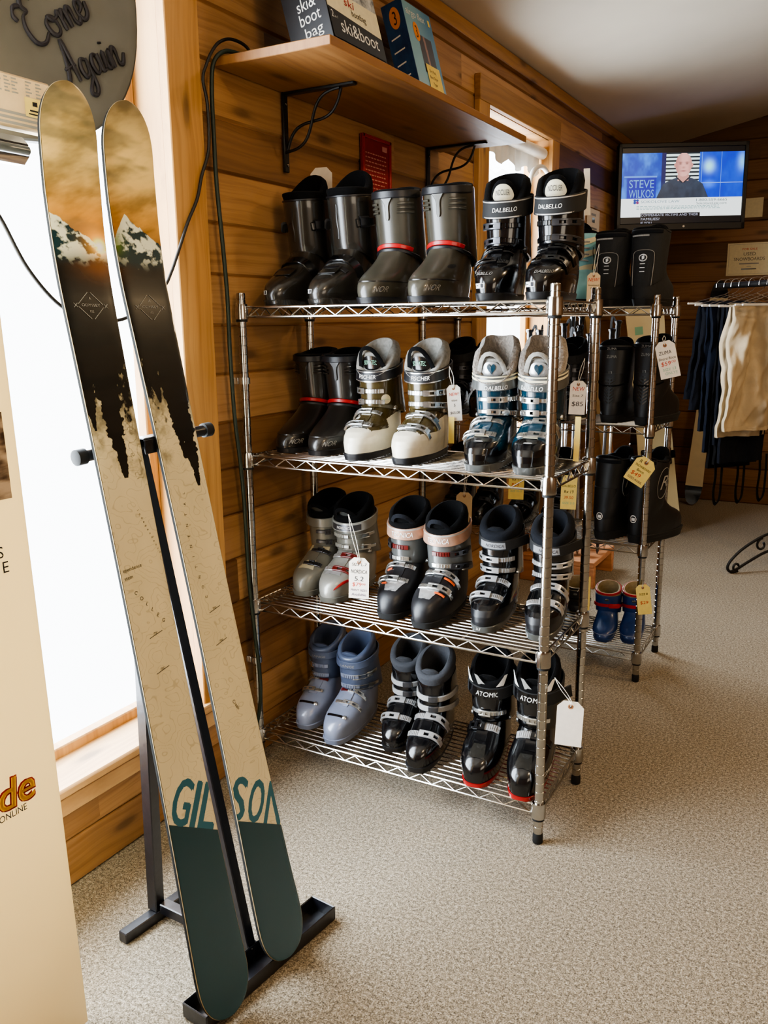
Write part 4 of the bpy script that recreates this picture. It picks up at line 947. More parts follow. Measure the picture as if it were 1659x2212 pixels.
# ------------------------------------------------------------------ the pair of skis on the display stand
SL = 1.8
def ski_w(s):
    w = np.where(s < 1.6, .1+(np.where(s > .86, .017, .0235))*np.clip(np.abs(s-.86)/.76, 0, 1)**2, .117)
    tip = np.clip((s-1.70)/(SL-1.70), 0, 1); tail = np.clip((.085-s)/.085, 0, 1)
    return w*np.power(np.clip(1-tip**2.4, 0, 1), 1/2.0)*np.power(np.clip(1-tail**2.3, 0, 1), 1/2.3)
def ski_r(s): return .06*np.clip((s-1.42)/(SL-1.42), 0, 1)**1.8+.006*np.clip((.2-s)/.2, 0, 1)**2
def ski_art(X, s, side):
    f = fbm(X*9+s*3, s*26-X*10, 5, 3); f2 = fbm(X*40, s*60, 4, 9)
    c = mixc(rgb('#8d7d5c'), rgb('#cdb477'), sstep(1.80, 1.70, s)); c = mixc(c, rgb('#b98a41'), sstep(1.68, 1.57, s)); c = mixc(c, rgb('#5d3a1c'), sstep(1.585, 1.51, s))
    c = c*(.55+.85*sstep(.25, .75, f))[..., None]
    c = mixc(c, rgb('#5f6052'), .55*sstep(.55, .75, fbm(X*7+5, s*22, 4, 21)))
    g = np.exp(-(((X+.034)/.03)**2+((s-1.522)/.028)**2)); g2 = np.exp(-(((X+.034)/.012)**2+((s-1.518)/.011)**2)); g0 = np.exp(-(((X+.03)/.075)**2+((s-1.53)/.05)**2))
    glow = lambda c: np.clip(c+g0[..., None]*rgb('#8a4a10')*.8+g[..., None]*rgb('#ffb52e')*.9+g2[..., None]*np.array([1, .9, .55]), 0, 1)
    c = glow(c)
    rag = (fbm(X*60, s*9, 3, 5)-.5)*.02
    rid = np.where(X < .0, 1.575+(X+.135)*-.58, np.where(X < .048, 1.512+X*1.55, 1.588-(X-.048)*.66))+rag
    mt = mixc(rgb('#12333a'), rgb('#dfe3d0'), sstep(.46, .62, fbm(X*55+s*30, s*70-X*20, 4, 31)+np.clip((s-rid+.05)*2.2, -.25, .15)))
    mt = mixc(mt, rgb('#5a7a22'), .8*np.exp(-(((X-.018)/.018)**2+((s-1.53)/.03)**2)))
    mt = mixc(mt, rgb('#0f2a30'), sstep(1.53, 1.49, s+.25*np.abs(X)*.4)*.75); mt = np.clip(mt+g[..., None]*rgb('#ffb52e')*.7, 0, 1)
    c = np.where((s < rid)[..., None], mt, c)
    dk = mixc(rgb('#0a0d0f'), rgb('#171c1d'), f2); dk = np.clip(dk+np.exp(-(((X+.034)/.05)**2+((s-1.485)/.03)**2))[..., None]*rgb('#7a4a1c')*.8, 0, 1)
    c = mixc(c, dk, sstep(1.497, 1.478, s+(fbm(X*70, s*20, 2, 8)-.5)*.012))
    # contour map on the lower half, dark conifers hanging into it
    h = fbm(X*9+2.3+s*2, s*11, 4, 14 if side < 0 else 44)*15; fr = np.abs(h-np.floor(h)-.5)
    tp = mixc(rgb('#d8cda8'), rgb('#aea283'), .6*sstep(.41, .5, fr)); tp = tp*(.9+.2*fbm(X*20, s*8, 3, 2))[..., None]
    tree = fbm(X*110, s*70, 4, 17); e = 1.225+(fbm(X*16, s*0+3, 3, 4)-.5)*.13
    d = np.maximum(sstep(e-.03, e+.05, s+(tree-.5)*.22), .75*sstep(e-.13, e+.06, s+(fbm(X*45, s*40, 4, 57)-.5)*.3))
    def spruce(x0, s0, s1, wd): # trunk from s1 (wide) to the tip at s0
        k = np.clip((s-s0)/(s1-s0), 0, 1); return ((s > s0) & (np.abs(X-x0-(s-s0)*-.03) < wd*(.12+.88*k**.8)*(.45+1.1*fbm(X*60, s*95, 3, 7)))).astype(float)
    for a in ((-.072, 1.075, 1.27, .03), (-.118, 1.17, 1.3, .022), (.105, 1.03, 1.14, .021), (.085, 1.09, 1.3, .026), (.115, 1.2, 1.3, .03), (.05, 1.21, 1.3, .02)): d = np.maximum(d, spruce(*a))
    bare = ((np.abs(fbm(X*50, s*40, 3, 27)-.5) < .022) & (np.abs(X+.04) < .035*np.clip((s-1.06)/.1, 0, 1)+.004) & (s > 1.06)).astype(float)*.6
    d = np.maximum(d, bare)
    low = mixc(tp, rgb('#101416')*(.7+.6*tree)[..., None], d)
    c = np.clip(c+g2[..., None]*np.array([1, .85, .45])*1.2, 0, 1); c = mixc(low, c, sstep(1.30, 1.33, s))
    # the big lettering and the plain teal tail
    L0 = .342; s = s+.55*X; c = mixc(c, rgb('#0f3a43'), (s < L0).astype(float))
    bold = lambda ch, x0, w, sh: raster(ch, X, s, x0-.0018, L0, w, .096, sh) | raster(ch, X, s, x0+.0018, L0, w, .098, sh) | raster(ch, X, s, x0, L0+.0025, w, .098, sh)
    if side < 0: m = bold('G', -.130, .037, .42) | bold('I', -.085, .009, .42) | bold('L', -.067, .034, .42)
    else: m = bold('S', -.004, .034, .42) | bold('O', .040, .036, .42) | bold('N', .086, .042, .42)
    c = mixc(c, rgb('#225e70'), (m & (s > L0-.002)).astype(float))
    return c
MS = attr_mat('ski_topsheet', .22, .7)
cst = V(.11, .994, 0).normalized()
def make_ski(label, B, T, side):
    B, T = Vector(B), Vector(T)
    def fr(a, b):
        e = (b-a).normalized(); w = (cst-e*cst.dot(e)).normalized(); n = w.cross(e); return e, w, n
    e, w, n = fr(B, T); e, w, n = fr(B, T-n*.06)
    M4 = Matrix.Identity(4)
    for i in range(3): M4[i][0], M4[i][1], M4[i][2], M4[i][3] = w[i], e[i], n[i], B[i]
    t = thing('ski', label, 'ski', group='pair of skis on the display stand', mat=M4)
    s = np.concatenate([.02*(1-np.cos(np.linspace(0, PI/2, 22)))[:-1], np.linspace(.02, .25, 150)[:-1], np.linspace(.25, .55, 520)[:-1], np.linspace(.55, 1.78, 1100), 1.78+.02*np.sin(np.linspace(0, PI/2, 22)[1:])]); u = np.linspace(-1, 1, 150)
    Sg, U = np.meshgrid(s, u, indexing='ij'); Wd = ski_w(Sg); x = U*Wd/2; z = ski_r(Sg)+.0118-.0008*np.abs(U)**8
    X = x+side*.0755
    colgrid('topsheet', np.stack([x, Sg, z], -1), ski_art(X, Sg, side), MS, t)
    ss = list([.0006+.0894*(1-math.cos(PI/2*i/14)) for i in range(15)])+list(np.linspace(.1, 1.68, 110))+list([1.69+.1094*math.sin(PI/2*i/16) for i in range(17)]); rings = []
    for q in ss:
        hw = float(ski_w(np.array(q)))/2; r = float(ski_r(np.array(q))); rings.append([(-hw, q, r+.0102), (-hw-.0006, q, r+.0085), (-hw-.0006, q, r+.0022), (-hw, q, r), (hw, q, r), (hw+.0006, q, r+.0022), (hw+.0006, q, r+.0085), (hw, q, r+.0102)])
    b = MB(); b.loft(rings); b.build('core', plain('ski_sidewall', '#262625', .95, var=.1, spec=.08), t, ang=30)
    b = MB()
    for sg in (-1, 1):
        P = [V(sg*(float(ski_w(np.array(q)))/2+.0004), q, float(ski_r(np.array(q)))+.0094) for q in ss]; b.ribbon(P, [V(sg, 0, 0)]*len(P), .0024, .0007)
    b.build('top_edge', plain('ski_edge_tan', '#8f7f5e', .7, var=.1, spec=.2), t, ang=30)
    # diamond emblem, map lettering
    b = MB(); zz = .0125; g = lambda x_, y_: V(x_, y_, float(ski_r(np.array(y_)))+zz)
    c0 = 1.405; D = [(-.03, c0), (0, c0+.028), (.03, c0), (0, c0-.028)]
    for i in range(4):
        p, q = D[i], D[(i+1) % 4]; P = [g(lerp(p[0], q[0], k), lerp(p[1], q[1], k)) for k in (.1, .5, .9)]; b.ribbon(P, [V(0, 0, 1)]*3, .0011, .0003)
    for sx in (-.033, .033):
        for d in (-1, 1): b.ribbon([g(sx-.004, c0-.004*d), g(sx+.004, c0+.004*d)], [V(0, 0, 1)]*2, .001, .0003)
    lettering(b, 'ODYSSEY', lambda x_, y_: g(x_, y_), .0052, y=c0-.0015, w=.04); lettering(b, '102', g, .0045, y=c0-.013); lettering(b, 'A', g, .0055, y=c0+.011)
    b.build('emblem', 'inkgrey', t, ang=0, fix=False)
    b = MB()
    if side > 0:
        for i, ch in enumerate('CONTINENTAL'): lettering(b, ch, g, .006, x=-.012-.012*math.sin(i*.3), y=.80+.022*i, rot=1.5)
        for y_ in (.77, .70): b.ribbon([g(-.016, y_-.004), g(.016, y_+.004)], [V(0, 0, 1)]*2, .0012, .0003); lettering(b, 'mt', g, .006, y=y_+.001)
        lettering(b, 'Creek', g, .007, x=.0, y=.56, rot=-1.1)
    else:
        for i, ch in enumerate('COLLEG'): lettering(b, ch, g, .007, x=-.028+.010*i, y=.855-.013*i, rot=-.6)
        for y_ in (.77, .70): b.ribbon([g(-.016, y_-.004), g(.016, y_+.004)], [V(0, 0, 1)]*2, .0012, .0003); lettering(b, 'mt', g, .006, y=y_+.001)
        lettering(b, 'ependence', g, .007, x=-.045, y=.90, al='L', rot=.1); lettering(b, 'stem', g, .007, x=-.045, y=.885, al='L', rot=.1)
        for i, ch in enumerate('Independence'): lettering(b, ch, g, .005, x=.012+.003*i, y=1.01-.008*i, rot=-1.1)
    b.build('map_lettering', 'gun2', t, ang=0, fix=False)
    return t
make_ski('left ski of the pair with a mountain sunset print, leaning on the black stand', (.604, -.866, .02), (.262, -.775, 1.782), -1)
make_ski('right ski of the pair with a mountain sunset print, leaning on the black stand', (.611, -.681, .02), (.254, -.622, 1.78), 1)

# ------------------------------------------------------------------ black steel ski stand
st = thing('ski_stand', 'black square-tube steel stand holding the two upright skis', 'display stand', (.58, -.72, 0))
def beam(b, p, q, wd, dp, up=(0, 0, 1)):
    p, q = Vector(p), Vector(q); d = (q-p); L = d.length; d.normalize(); u = Vector(up); u = (u-d*u.dot(d)).normalized(); v = d.cross(u)
    R = Matrix((v, d, u)).transposed(); b.box((p+q)/2, (wd, L, dp), R, bev=.002)
o0 = V(.58, -.72, 0); A = lambda x, y, z: V(x, y, z)-o0
cd = cst
b = MB(); P = A(.556, -.905, .003); Q = A(.601, -.512, .003); nx = V(cd.y, -cd.x, 0)
beam(b, P, Q, .066, .004)
for s_, h_ in ((-1, .034), (1, .034)): beam(b, P+nx*s_*.033+V(0, 0, h_/2), Q+nx*s_*.033+V(0, 0, h_/2), .004, h_)
for e in (P, Q): beam(b, e-nx*.035+V(0, 0, .017), e+nx*.035+V(0, 0, .017), .004, .034)
b.build('tail_channel', 'blackmetal', st, ang=20)
b = MB(); c0 = A(.268, -.70, .0135); beam(b, c0-cd*.107, c0+cd*.14, .026, .026); b.build('rear_foot', 'blackmetal', st, ang=20)
b = MB(); beam(b, c0+V(.012, 0, .02), A(.548, -.70, .02), .026, .026); b.build('base_bar', 'blackmetal', st, ang=20)
b = MB(); beam(b, A(.262, -.705, .026), A(.285, -.70, 1.02), .028, .028, up=(1, 0, 0)); b.build('rear_leg', 'blackmetal', st, ang=20)
b = MB(); beam(b, A(.53, -.705, .03), A(.298, -.695, 1.12), .026, .026, up=(1, 0, 0)); b.build('front_post', 'blackmetal', st, ang=20)
b = MB(); k0 = A(.309, -.838, 1.112); k1 = A(.338, -.542, 1.128); d = (k1-k0).normalized()
b.tube([k0-d*.012, k0+d*.03, k1-d*.03, k1+d*.012], .012, 14)
for m_ in ((k0+k1)/2,): beam(b, m_-d*.028+V(.006, 0, .012), m_+d*.028+V(.006, 0, .012), .03, .004); beam(b, m_-d*.028+V(.02, 0, -.004), m_+d*.028+V(.02, 0, -.004), .004, .03)
b.build('cross_bar', 'blackmetal', st, ang=30)
for e in (k0-d*.014, k1+d*.014): MB().lathe([(.012, -.012), (.0155, -.010), (.0155, .010), (.012, .012)], e, 14, axis=d).build('bar_cap', 'rub', st)

# ------------------------------------------------------------------ banner stand by the window
bn = thing('banner_stand', 'tall cream advertising banner with red and yellow lettering beside the front window', 'banner', (.365, -1.005, 0))
ty = -.047; F_ = lambda y, z: V(.03*z*1.0, y+ty*z*1.0, .05+z)     # local: y runs left (negative) from the right edge
b = MB(); b.add([F_(0, -.045), F_(-.84, -.045), F_(-.84, 1.95), F_(0, 1.95)]+[p-V(.002, 0, 0) for p in (F_(0, -.045), F_(-.84, -.045), F_(-.84, 1.95), F_(0, 1.95))], [(0, 1, 2, 3), (4, 7, 6, 5), (0, 4, 5, 1), (1, 5, 6, 2), (2, 6, 7, 3), (3, 7, 4, 0)])
bv = NT('banner_vinyl'); bv.set(col=hx('#f0e0ba'), rough=.5)
tr_ = bv.n('ShaderNodeBsdfTranslucent'); tr_.inputs[0].default_value = hx('#f3e2b8'); mx_ = bv.n('ShaderNodeMixShader'); mx_.inputs[0].default_value = .22
bv.l(bv.b.outputs[0], mx_.inputs[1]); bv.l(tr_.outputs[0], mx_.inputs[2]); bv.l(mx_.outputs[0], bv.t.nodes['Material Output'].inputs[0])
b.build('banner_sheet', bv.m, bn, ang=0)
b = MB(); b.box((-.025, -.43, .025), (.045, .78, .05), bev=.012); b.build('banner_base', 'alud', bn)
b = MB(); b.tube([(-.02, -.45, .05), (-.02+.055, -.45-.09, 1.98)], .008, 10); b.build('banner_pole', 'alud', bn)
G = lambda x, y: F_(x, y)+V(.0012, 0, 0)
def quad(b, x0, x1, y0, y1): b.add([G(x0, y0), G(x1, y0), G(x1, y1), G(x0, y1)], [(0, 1, 2, 3)])
yy = np.linspace(-.84, -.021, 150); zz = np.linspace(1.032, 1.172, 80); Yg, Zg = np.meshgrid(yy, zz, indexing='ij')
pt = np.stack([.03*Zg+.0013, Yg+ty*Zg, .05+Zg], -1); ph = mixc(rgb('#3d2a1c'), rgb('#c7b39a'), sstep(.3, .7, fbm(Yg*25, Zg*60, 5, 3))); ph = mixc(ph, rgb('#6d625a'), sstep(1.12, 1.3, Zg)*.8)
colgrid('banner_photo', pt, ph, attr_mat('banner_print', .4), bn)
b = MB(); lettering(b, 'S', G, .019, x=-.050, y=.937, al='R'); lettering(b, 'E', G, .019, x=-.0435, y=.911, al='R'); lettering(b, '\u2013 ONLINE', G, .0125, x=-.07, y=.479, al='R', w=.068)
b.build('banner_lettering', 'ink', bn, ang=0, fix=False)
b = MB(); G2 = lambda x, y: F_(x, y)+V(.0006, 0, 0)
[lettering(b, 'de', lambda x, y: G2(x+d_, y+e_), .056, x=-.053, y=.497, al='R', sh=.12, w=.07) for d_, e_ in ((.004, -.004), (.002, -.004), (-.003, .002), (.004, .001), (-.002, -.002))]; b.build('logo_shadow', 'red', bn, ang=0, fix=False)
b = MB(); [lettering(b, 'de', lambda x, y: G(x+d_, y)+V(.001, 0, 0), .056, x=-.053, y=.497, al='R', sh=.12, w=.07) for d_ in (-.0012, .0012)]; b.build('logo_lettering', plain('logo_yellow', '#f6bd2e', .5, var=.05), bn, ang=0, fix=False)

# ------------------------------------------------------------------ hanging sign and the lit sign seen from behind
hd = V(.36, .933, 0).normalized(); nd = V(hd.y, -hd.x, 0); P0 = V(.155, -.475, 1.905)
sg = thing('hanging_sign', 'grey oval wooden sign with carved black script, hanging in the front window', 'sign', P0)
SH_ = lambda x, z, d=0: hd*x+V(0, 0, z)+nd*d
cx, cz, ra, rb = -.255, .10, .257, .288
ol = [(cx+ra*spow(math.cos(a), .85), cz+rb*spow(math.sin(a), .85)) for a in [2*PI*i/64 for i in range(64)]]
b = MB(); b.loft([[SH_(cx+(x-cx)*k, cz+(z-cz)*k, d) for x, z in ol] for k, d in ((.985, -.016), (1, -.012), (1, .010), (.985, .014), (.93, .0145), (.92, .013))]); b.build('sign_board', plain('grey_sign_paint', '#4f4d47', .6, var=.15, scale=9, bump=.001), sg, ang=40)
def script(b, strokes, ox, oz, k, rot, r=.0042):
    c, s_ = math.cos(rot), math.sin(rot)
    for S_ in strokes:
        P = smoothpts([SH_(ox+k*(x*c-y*s_), oz+k*(x*s_+y*c), .0165) for x, y in S_], 6)
        n = len(P); b.tube(P, [r*(.62+.5*abs(math.sin(3.1*i/n*2))) for i in range(n)], 7)
COME = [[(.85, 1.55), (.75, 1.75), (.5, 1.78), (.35, 1.5), (.45, 1.25), (.2, 1.15), (.02, .7), (.1, .15), (.45, .0), (.8, .25)], [(.35, 1.5), (.05, 1.6), (-.15, 1.35), (-.1, 1.1)],
        [(1.1, .75), (.92, .55), (.95, .15), (1.15, .0), (1.35, .2), (1.32, .6), (1.12, .75), (1.25, .55), (1.5, .6)],
        [(1.5, .6), (1.62, .75), (1.62, .3), (1.6, .0)], [(1.62, .35), (1.78, .72), (1.9, .6), (1.88, .0)], [(1.89, .35), (2.05, .72), (2.18, .6), (2.15, .15), (2.28, .0), (2.45, .2)],
        [(2.45, .3), (2.7, .5), (2.68, .75), (2.5, .7), (2.42, .35), (2.55, .02), (2.8, .15), (2.95, .6)]]
AGAIN = [[(-.15, .15), (.1, .05), (.35, .6), (.55, 1.6), (.6, 1.0), (.62, .0)], [(.2, .55), (.7, .62)],
         [(1.2, .65), (1.0, .72), (.88, .4), (.95, .05), (1.15, .2), (1.22, .7), (1.22, -.3), (1.05, -.65), (.85, -.5), (1.3, .1)],
         [(1.75, .65), (1.55, .72), (1.42, .4), (1.5, .03), (1.7, .2), (1.76, .7), (1.76, .1), (1.9, .05)], [(1.95, .1), (2.05, .7), (2.06, .12), (2.2, .05)], [(2.1, 1.0), (2.12, 1.06)],
         [(2.22, .05), (2.32, .72), (2.32, .0)], [(2.33, .35), (2.5, .72), (2.62, .6), (2.6, .12), (2.75, .05), (2.95, .4)]]
b = MB(); script(b, COME, -.215, -.012, .048, .6); script(b, AGAIN, -.160, -.074, .05, .46); b.build('sign_script', 'ink', sg)
b = MB()
for x in (-.36, -.16): b.tube([SH_(x, .40), SH_(x, .66)], .0015, 6)
b.build('sign_cord', 'string', sg)
ls = thing('window_sign', 'back of a black window sign with a cream rating label, at the left edge', 'sign', (.12, -1.011, 1.683))
b = MB(); b.box((0, .02, .0), (.05, .47, .05), bev=.014); b.build('sign_housing', 'blackmetal', ls)
b = MB(); b.tube([(.03, -.2, -.003), (.03, .235, -.003)], .009, 10); b.build('housing_rail', 'tgrey', ls)
b = MB(); b.box((.012, .005, .083), (.03, .60, .095), bev=.004); b.build('label_box', 'paperp', ls)
b = MB(); g = lambda x, y: V(.0276, x, .083+y)
def bar(x0, x1, y0, y1): b.add([g(x0, y0), g(x1, y0), g(x1, y1), g(x0, y1)], [(0, 1, 2, 3)])
for k in range(3): bar(.03, .298, -.042+.009*k, -.037+.009*k)
for k in range(5):
    for x in (.16, .178, .198, .214, .245, .268): bar(x, x+.008+.006*((k*7+int(x*1000)) % 3)/2, .038-.006*k, .0405-.006*k)
b.add([g(.285, -.012), g(.295, -.012), g(.295, .018), g(.285, .018)], [(0, 1, 2, 3)])
b.build('label_print', 'inkgrey', ls, ang=0, fix=False)
b = MB(); g = lambda x, y: V(.0284, x, .083+y); b.add([g(.24, -.022), g(.28, -.022), g(.28, .012), g(.24, .012)], [(0, 1, 2, 3)]); o = b.build('label_sticker', 'papery', ls, ang=0)
b = MB(); g = lambda x, y: V(.029, x, .083+y); bar(.25, .272, -.012, -.009); bar(.247, .275, -.018, -.0155); bar(.257, .268, -.002, .006); b.build('sticker_print', 'ink', o, ang=0, fix=False)

# ------------------------------------------------------------------ wooden shelf, brackets and what stands on it
zs_, zt_ = 2.018, 2.042
sh = MB().box((0, 0, 0), (.365, 1.38, zt_-zs_), bev=.002).build('wooden_shelf', 'shelfw'); sh.location = (.1865, .655, (zs_+zt_)/2)
tag(sh, 'long pine wall shelf on black iron brackets above the ski boots', 'shelf')
def bracket(y, label):
    t = thing('shelf_bracket', label, 'bracket', (.003, y, zs_), 0, 'iron scroll brackets')
    b = MB(); b.box((.005, 0, -.11), (.008, .024, .222), bev=.002); b.build('wall_bar', 'iron', t)
    b = MB(); b.box((.125, 0, -.0045), (.25, .022, .008), bev=.002); b.build('arm_bar', 'iron', t)
    for s_ in (-1, 1):
        P = []
        for i in range(41):
            u = i/40; x, z = lerp(.008, .2, u), lerp(-.165, -.010, u); w_ = .026*math.sin(2*PI*u)*s_
            P.append((x-w_*.63, s_*.004, z+w_*.78))
        MB().tube(P, .0045, 8).build('scroll_rod', 'iron', t)
    for z in (-.2, -.03): MB().lathe([(.005, 0), (.005, .003), (.002, .005)], (.009, 0, z), 10, axis=(1, 0, 0)).build('screw', 'chromed', t)
bracket(.275, 'black iron scroll bracket under the wooden shelf, near its free end with the cords')
bracket(1.232, 'black iron scroll bracket under the wooden shelf, nearer the second window')

def leanbox(name, label, x, y, w, d, h, lean, rz=0):
    t = thing(name, label, 'box', (x, y, zt_+.0008+d*math.sin(math.radians(lean)))); t.rotation_euler = (0, -math.radians(lean), math.radians(rz)); return t
# the local frame of a box: front face at x = 0 looking to +x, width along +y, height along +z
def bcol(n, a, b2, sc=30): 
    t = NT(n); o = t.obj(); f = t.noise(o, sc, 5, .7); t.set(col=t.ramp(f, [(.35, a), (.62, b2)]), rough=.45); return t.m
t = leanbox('product_box', 'black and snowy ski bag box leaning on the wall shelf', .305, .085, .29, .13, .55, 15)
b = MB(); b.box((-.065, .142, .275), (.13, .284, .55), bev=.001); b.build('carton', plain('box_black', '#0e0f14', .4, var=.1), t)
fx = lambda x, y: V(.0012, x, y)
b = MB(); b.grid(lambda u, v: V(.0007, .003+.278*u, .075+.47*v), 1, 1); b.build('front_print', bcol('snowy_forest_print', '#4d545c', '#c3c4c2', 26), t, ang=0)
b = MB(); b.grid(lambda u, v: fx(.003+.278*u, .082+.055*v-.02*u*(1-v)), 8, 1); b.build('white_band', 'cream', t, ang=0)
b = MB(); b.grid(lambda u, v: V(.0016, .003+.278*u, .003+(.078-.016*u)*v), 8, 1); b.build('title_band', plain('box_navy', '#11141d', .4), t, ang=0)
fl = lambda x, y: V(-.05+x, -.0008, y)
b = MB(); g = lambda x, y: V(.0022, x, y)
lettering(b, 'ski&boot', g, .036, x=.05, y=.026, al='L', w=.2); lettering(b, '2', g, .018, x=.012, y=.055, al='L'); lettering(b, 'in 1', g, .007, x=.028, y=.056, al='L')
b.build('title_lettering', 'inkw', t, ang=0, fix=False); b = MB(); lettering(b, 'ski&', fl, .03, x=-.038, y=.095, al='L', w=.058); lettering(b, 'boot', fl, .03, x=-.038, y=.06, al='L', w=.066); lettering(b, 'bag', fl, .026, x=-.03, y=.026, al='L', w=.056); lettering(b, '2', fl, .016, x=-.038, y=.138, al='L'); lettering(b, 'in 1', fl, .006, x=-.026, y=.14, al='L')
b.build('title_lettering', 'inkw', t, ang=0, fix=False)
b = MB(); lettering(b, 'ski', g, .022, x=.12, y=.108, w=.05, sh=.25); o = b.build('red_lettering', 'red', t, ang=0, fix=False)
b = MB(); lettering(b, 'bootbag', g, .017, x=.165, y=.088, w=.075); b.build('grey_lettering', 'gun', t, ang=0, fix=False)
tg = thing('price_tag', 'white price ticket on the front of the black ski bag box', 'price tag', mat=t.matrix_basis @ Matrix.Translation((.003, .145, .21)) @ Matrix.Rotation(-.1, 4, 'X'), group='price tags')
b = MB(); b.box((0, 0, .045), (.001, .055, .1)); b.build('tag_card', 'paper', tg, ang=0)
b = MB(); [lettering(b, tx, lambda x, y: V(.0009, x, y), .009, y=y_, w=w_) for tx, y_, w_ in (('SKI BAG', .03, .038), ('19', .008, .014))]; b.build('tag_lettering', 'inkgrey', tg, ang=0, fix=False)
t = leanbox('product_box', 'blue product box with orange number three circles leaning on the wall shelf', .205, .81, .3, .078, .32, 15); t.scale = (.65, .83, 1.2); bpy.context.view_layer.update()
b = MB(); b.box((-.06, .13, .15), (.12, .26, .30), bev=.001); b.build('carton', bcol('box_blue', '#0d2b55', '#1b4a78', 8), t)
yy = np.linspace(.002, .258, 90); zz = np.linspace(.002, .298, 100); Yg, Zg = np.meshgrid(yy, zz, indexing='ij')
c = mixc(rgb('#7ba9bd'), rgb('#2f6f9e'), sstep(.05, .25, Yg)*.8+0*Zg); c = mixc(c, rgb('#c3d6d6'), sstep(.12, .0, Zg)*.5)
bd = (np.abs(Yg-.155) < .062) & (np.abs(Zg-.165) < .055); c = mixc(c, rgb('#2b2733'), bd.astype(float)); c = mixc(c, rgb('#8d6a64'), ((np.abs(Yg-.15+.1*(Zg-.165)) < .009) & (np.abs(Zg-.168) < .05)).astype(float))
for y_ in (.125, .185): c = mixc(c, rgb('#c64a5c'), ((np.abs(Yg-y_) < .013) & (Zg < .085)).astype(float))
c = mixc(c, rgb('#3b4f9c'), ((Yg > .2) & (Zg < .06)).astype(float)); c = mixc(c, rgb('#2d2b45'), ((np.abs(Yg-.075) < .014) & (np.abs(Zg-.04) < .022)).astype(float))
colgrid('front_print', np.stack([np.full_like(Yg, .0008), Yg, Zg], -1), c, attr_mat('box_front_print', .4), t)
def disc(b, g, cx, cy, r, ry=None): b.add([g(cx, cy)]+[g(cx+r*math.cos(2*PI*i/24), cy+(ry or r)*math.sin(2*PI*i/24)) for i in range(24)], [(0, i+1, (i+1) % 24+1) for i in range(24)])
fs = lambda x, y: V(x, -.0008, y)
M['discor'] = plain('disc_orange', '#e08a2c', .5, var=.03)
b = MB(); disc(b, g, .085, .222, .027); b.build('orange_disc', 'discor', t, ang=0)
b = MB(); disc(b, fs, -.055, .255, .03); b.build('orange_disc', 'discor', t, ang=0)
b = MB(); lettering(b, '3', lambda x, y: g(x, y)+V(.0006, 0, 0), .034, x=.085, y=.205); lettering(b, '3', lambda x, y: fs(x, y)+V(0, -.0006, 0), .036, x=-.055, y=.237); b.build('number_lettering', 'ink', t, ang=0, fix=False)
b = MB(); lettering(b, 'airgo flex', g, .02, x=.02, y=.262, al='L', w=.17)
for k in range(5): b.add([fs(-.1, .2-.036*k), fs(-.045+.01*(k % 2), .204-.036*k), fs(-.045+.01*(k % 2), .208-.036*k), fs(-.1, .204-.036*k)], [(0, 1, 2, 3)])
b.build('title_lettering', 'inkw', t, ang=0, fix=False)
b = MB(); b.add([g(.222, .262), g(.24, .262), g(.24, .28), g(.222, .28)], [(0, 1, 2, 3)]); b.build('price_dot', 'papery', t, ang=0)
tg = thing('price_note', 'yellow handwritten note stuck on the blue product box', 'price tag', mat=t.matrix_basis @ Matrix.Translation((.004, .165, .066)), group='price tags')
b = MB(); b.box((0, 0, .035), (.0008, .125, .07)); b.build('note_card', 'papery', tg, ang=0)
b = MB(); [lettering(b, tx, lambda x, y: V(.0009, x, y), .009, x=-.01, y=y_, w=w_) for tx, y_, w_ in (('Dry Pack', .048, .06), ('Boot Dryer', .03, .075), ('Type', .012, .035))]; b.build('note_lettering', 'inkv', tg, ang=0, fix=False)

# red notice on the wall under the shelf
rs = thing('wall_notice', 'red framed notice with white print hanging on the boards behind the boots', 'notice', (.004, .815, 1.84))
b = MB(); b.box((.004, 0, 0), (.008, .2, .29), bev=.002); b.build('notice_board', plain('notice_red', '#8f2220', .35, var=.06), rs)
b = MB()
for y in (-.094, .094): b.box((.011, y, 0), (.008, .012, .29), bev=.002)
for z in (-.139, .139): b.box((.011, 0, z), (.008, .2, .012), bev=.002)
b.build('notice_frame', plain('notice_frame_red', '#a82a28', .3), rs)
b = MB(); g = lambda x, y: V(.0092, x, y); rr = random.Random(3)
for k in range(15):
    x = -.078
    while x < .06:
        w_ = rr.uniform(.006, .02); b.add([g(x, .085-.014*k), g(x+w_, .085-.014*k), g(x+w_, .089-.014*k), g(x, .089-.014*k)], [(0, 1, 2, 3)]); x += w_+.005
b.add([g(.04, .105), g(.075, .105), g(.075, .122), g(.04, .122)], [(0, 1, 2, 3)]); b.build('notice_print', plain('notice_pink', '#cf8a80', .6, var=0), rs, ang=0, fix=False)

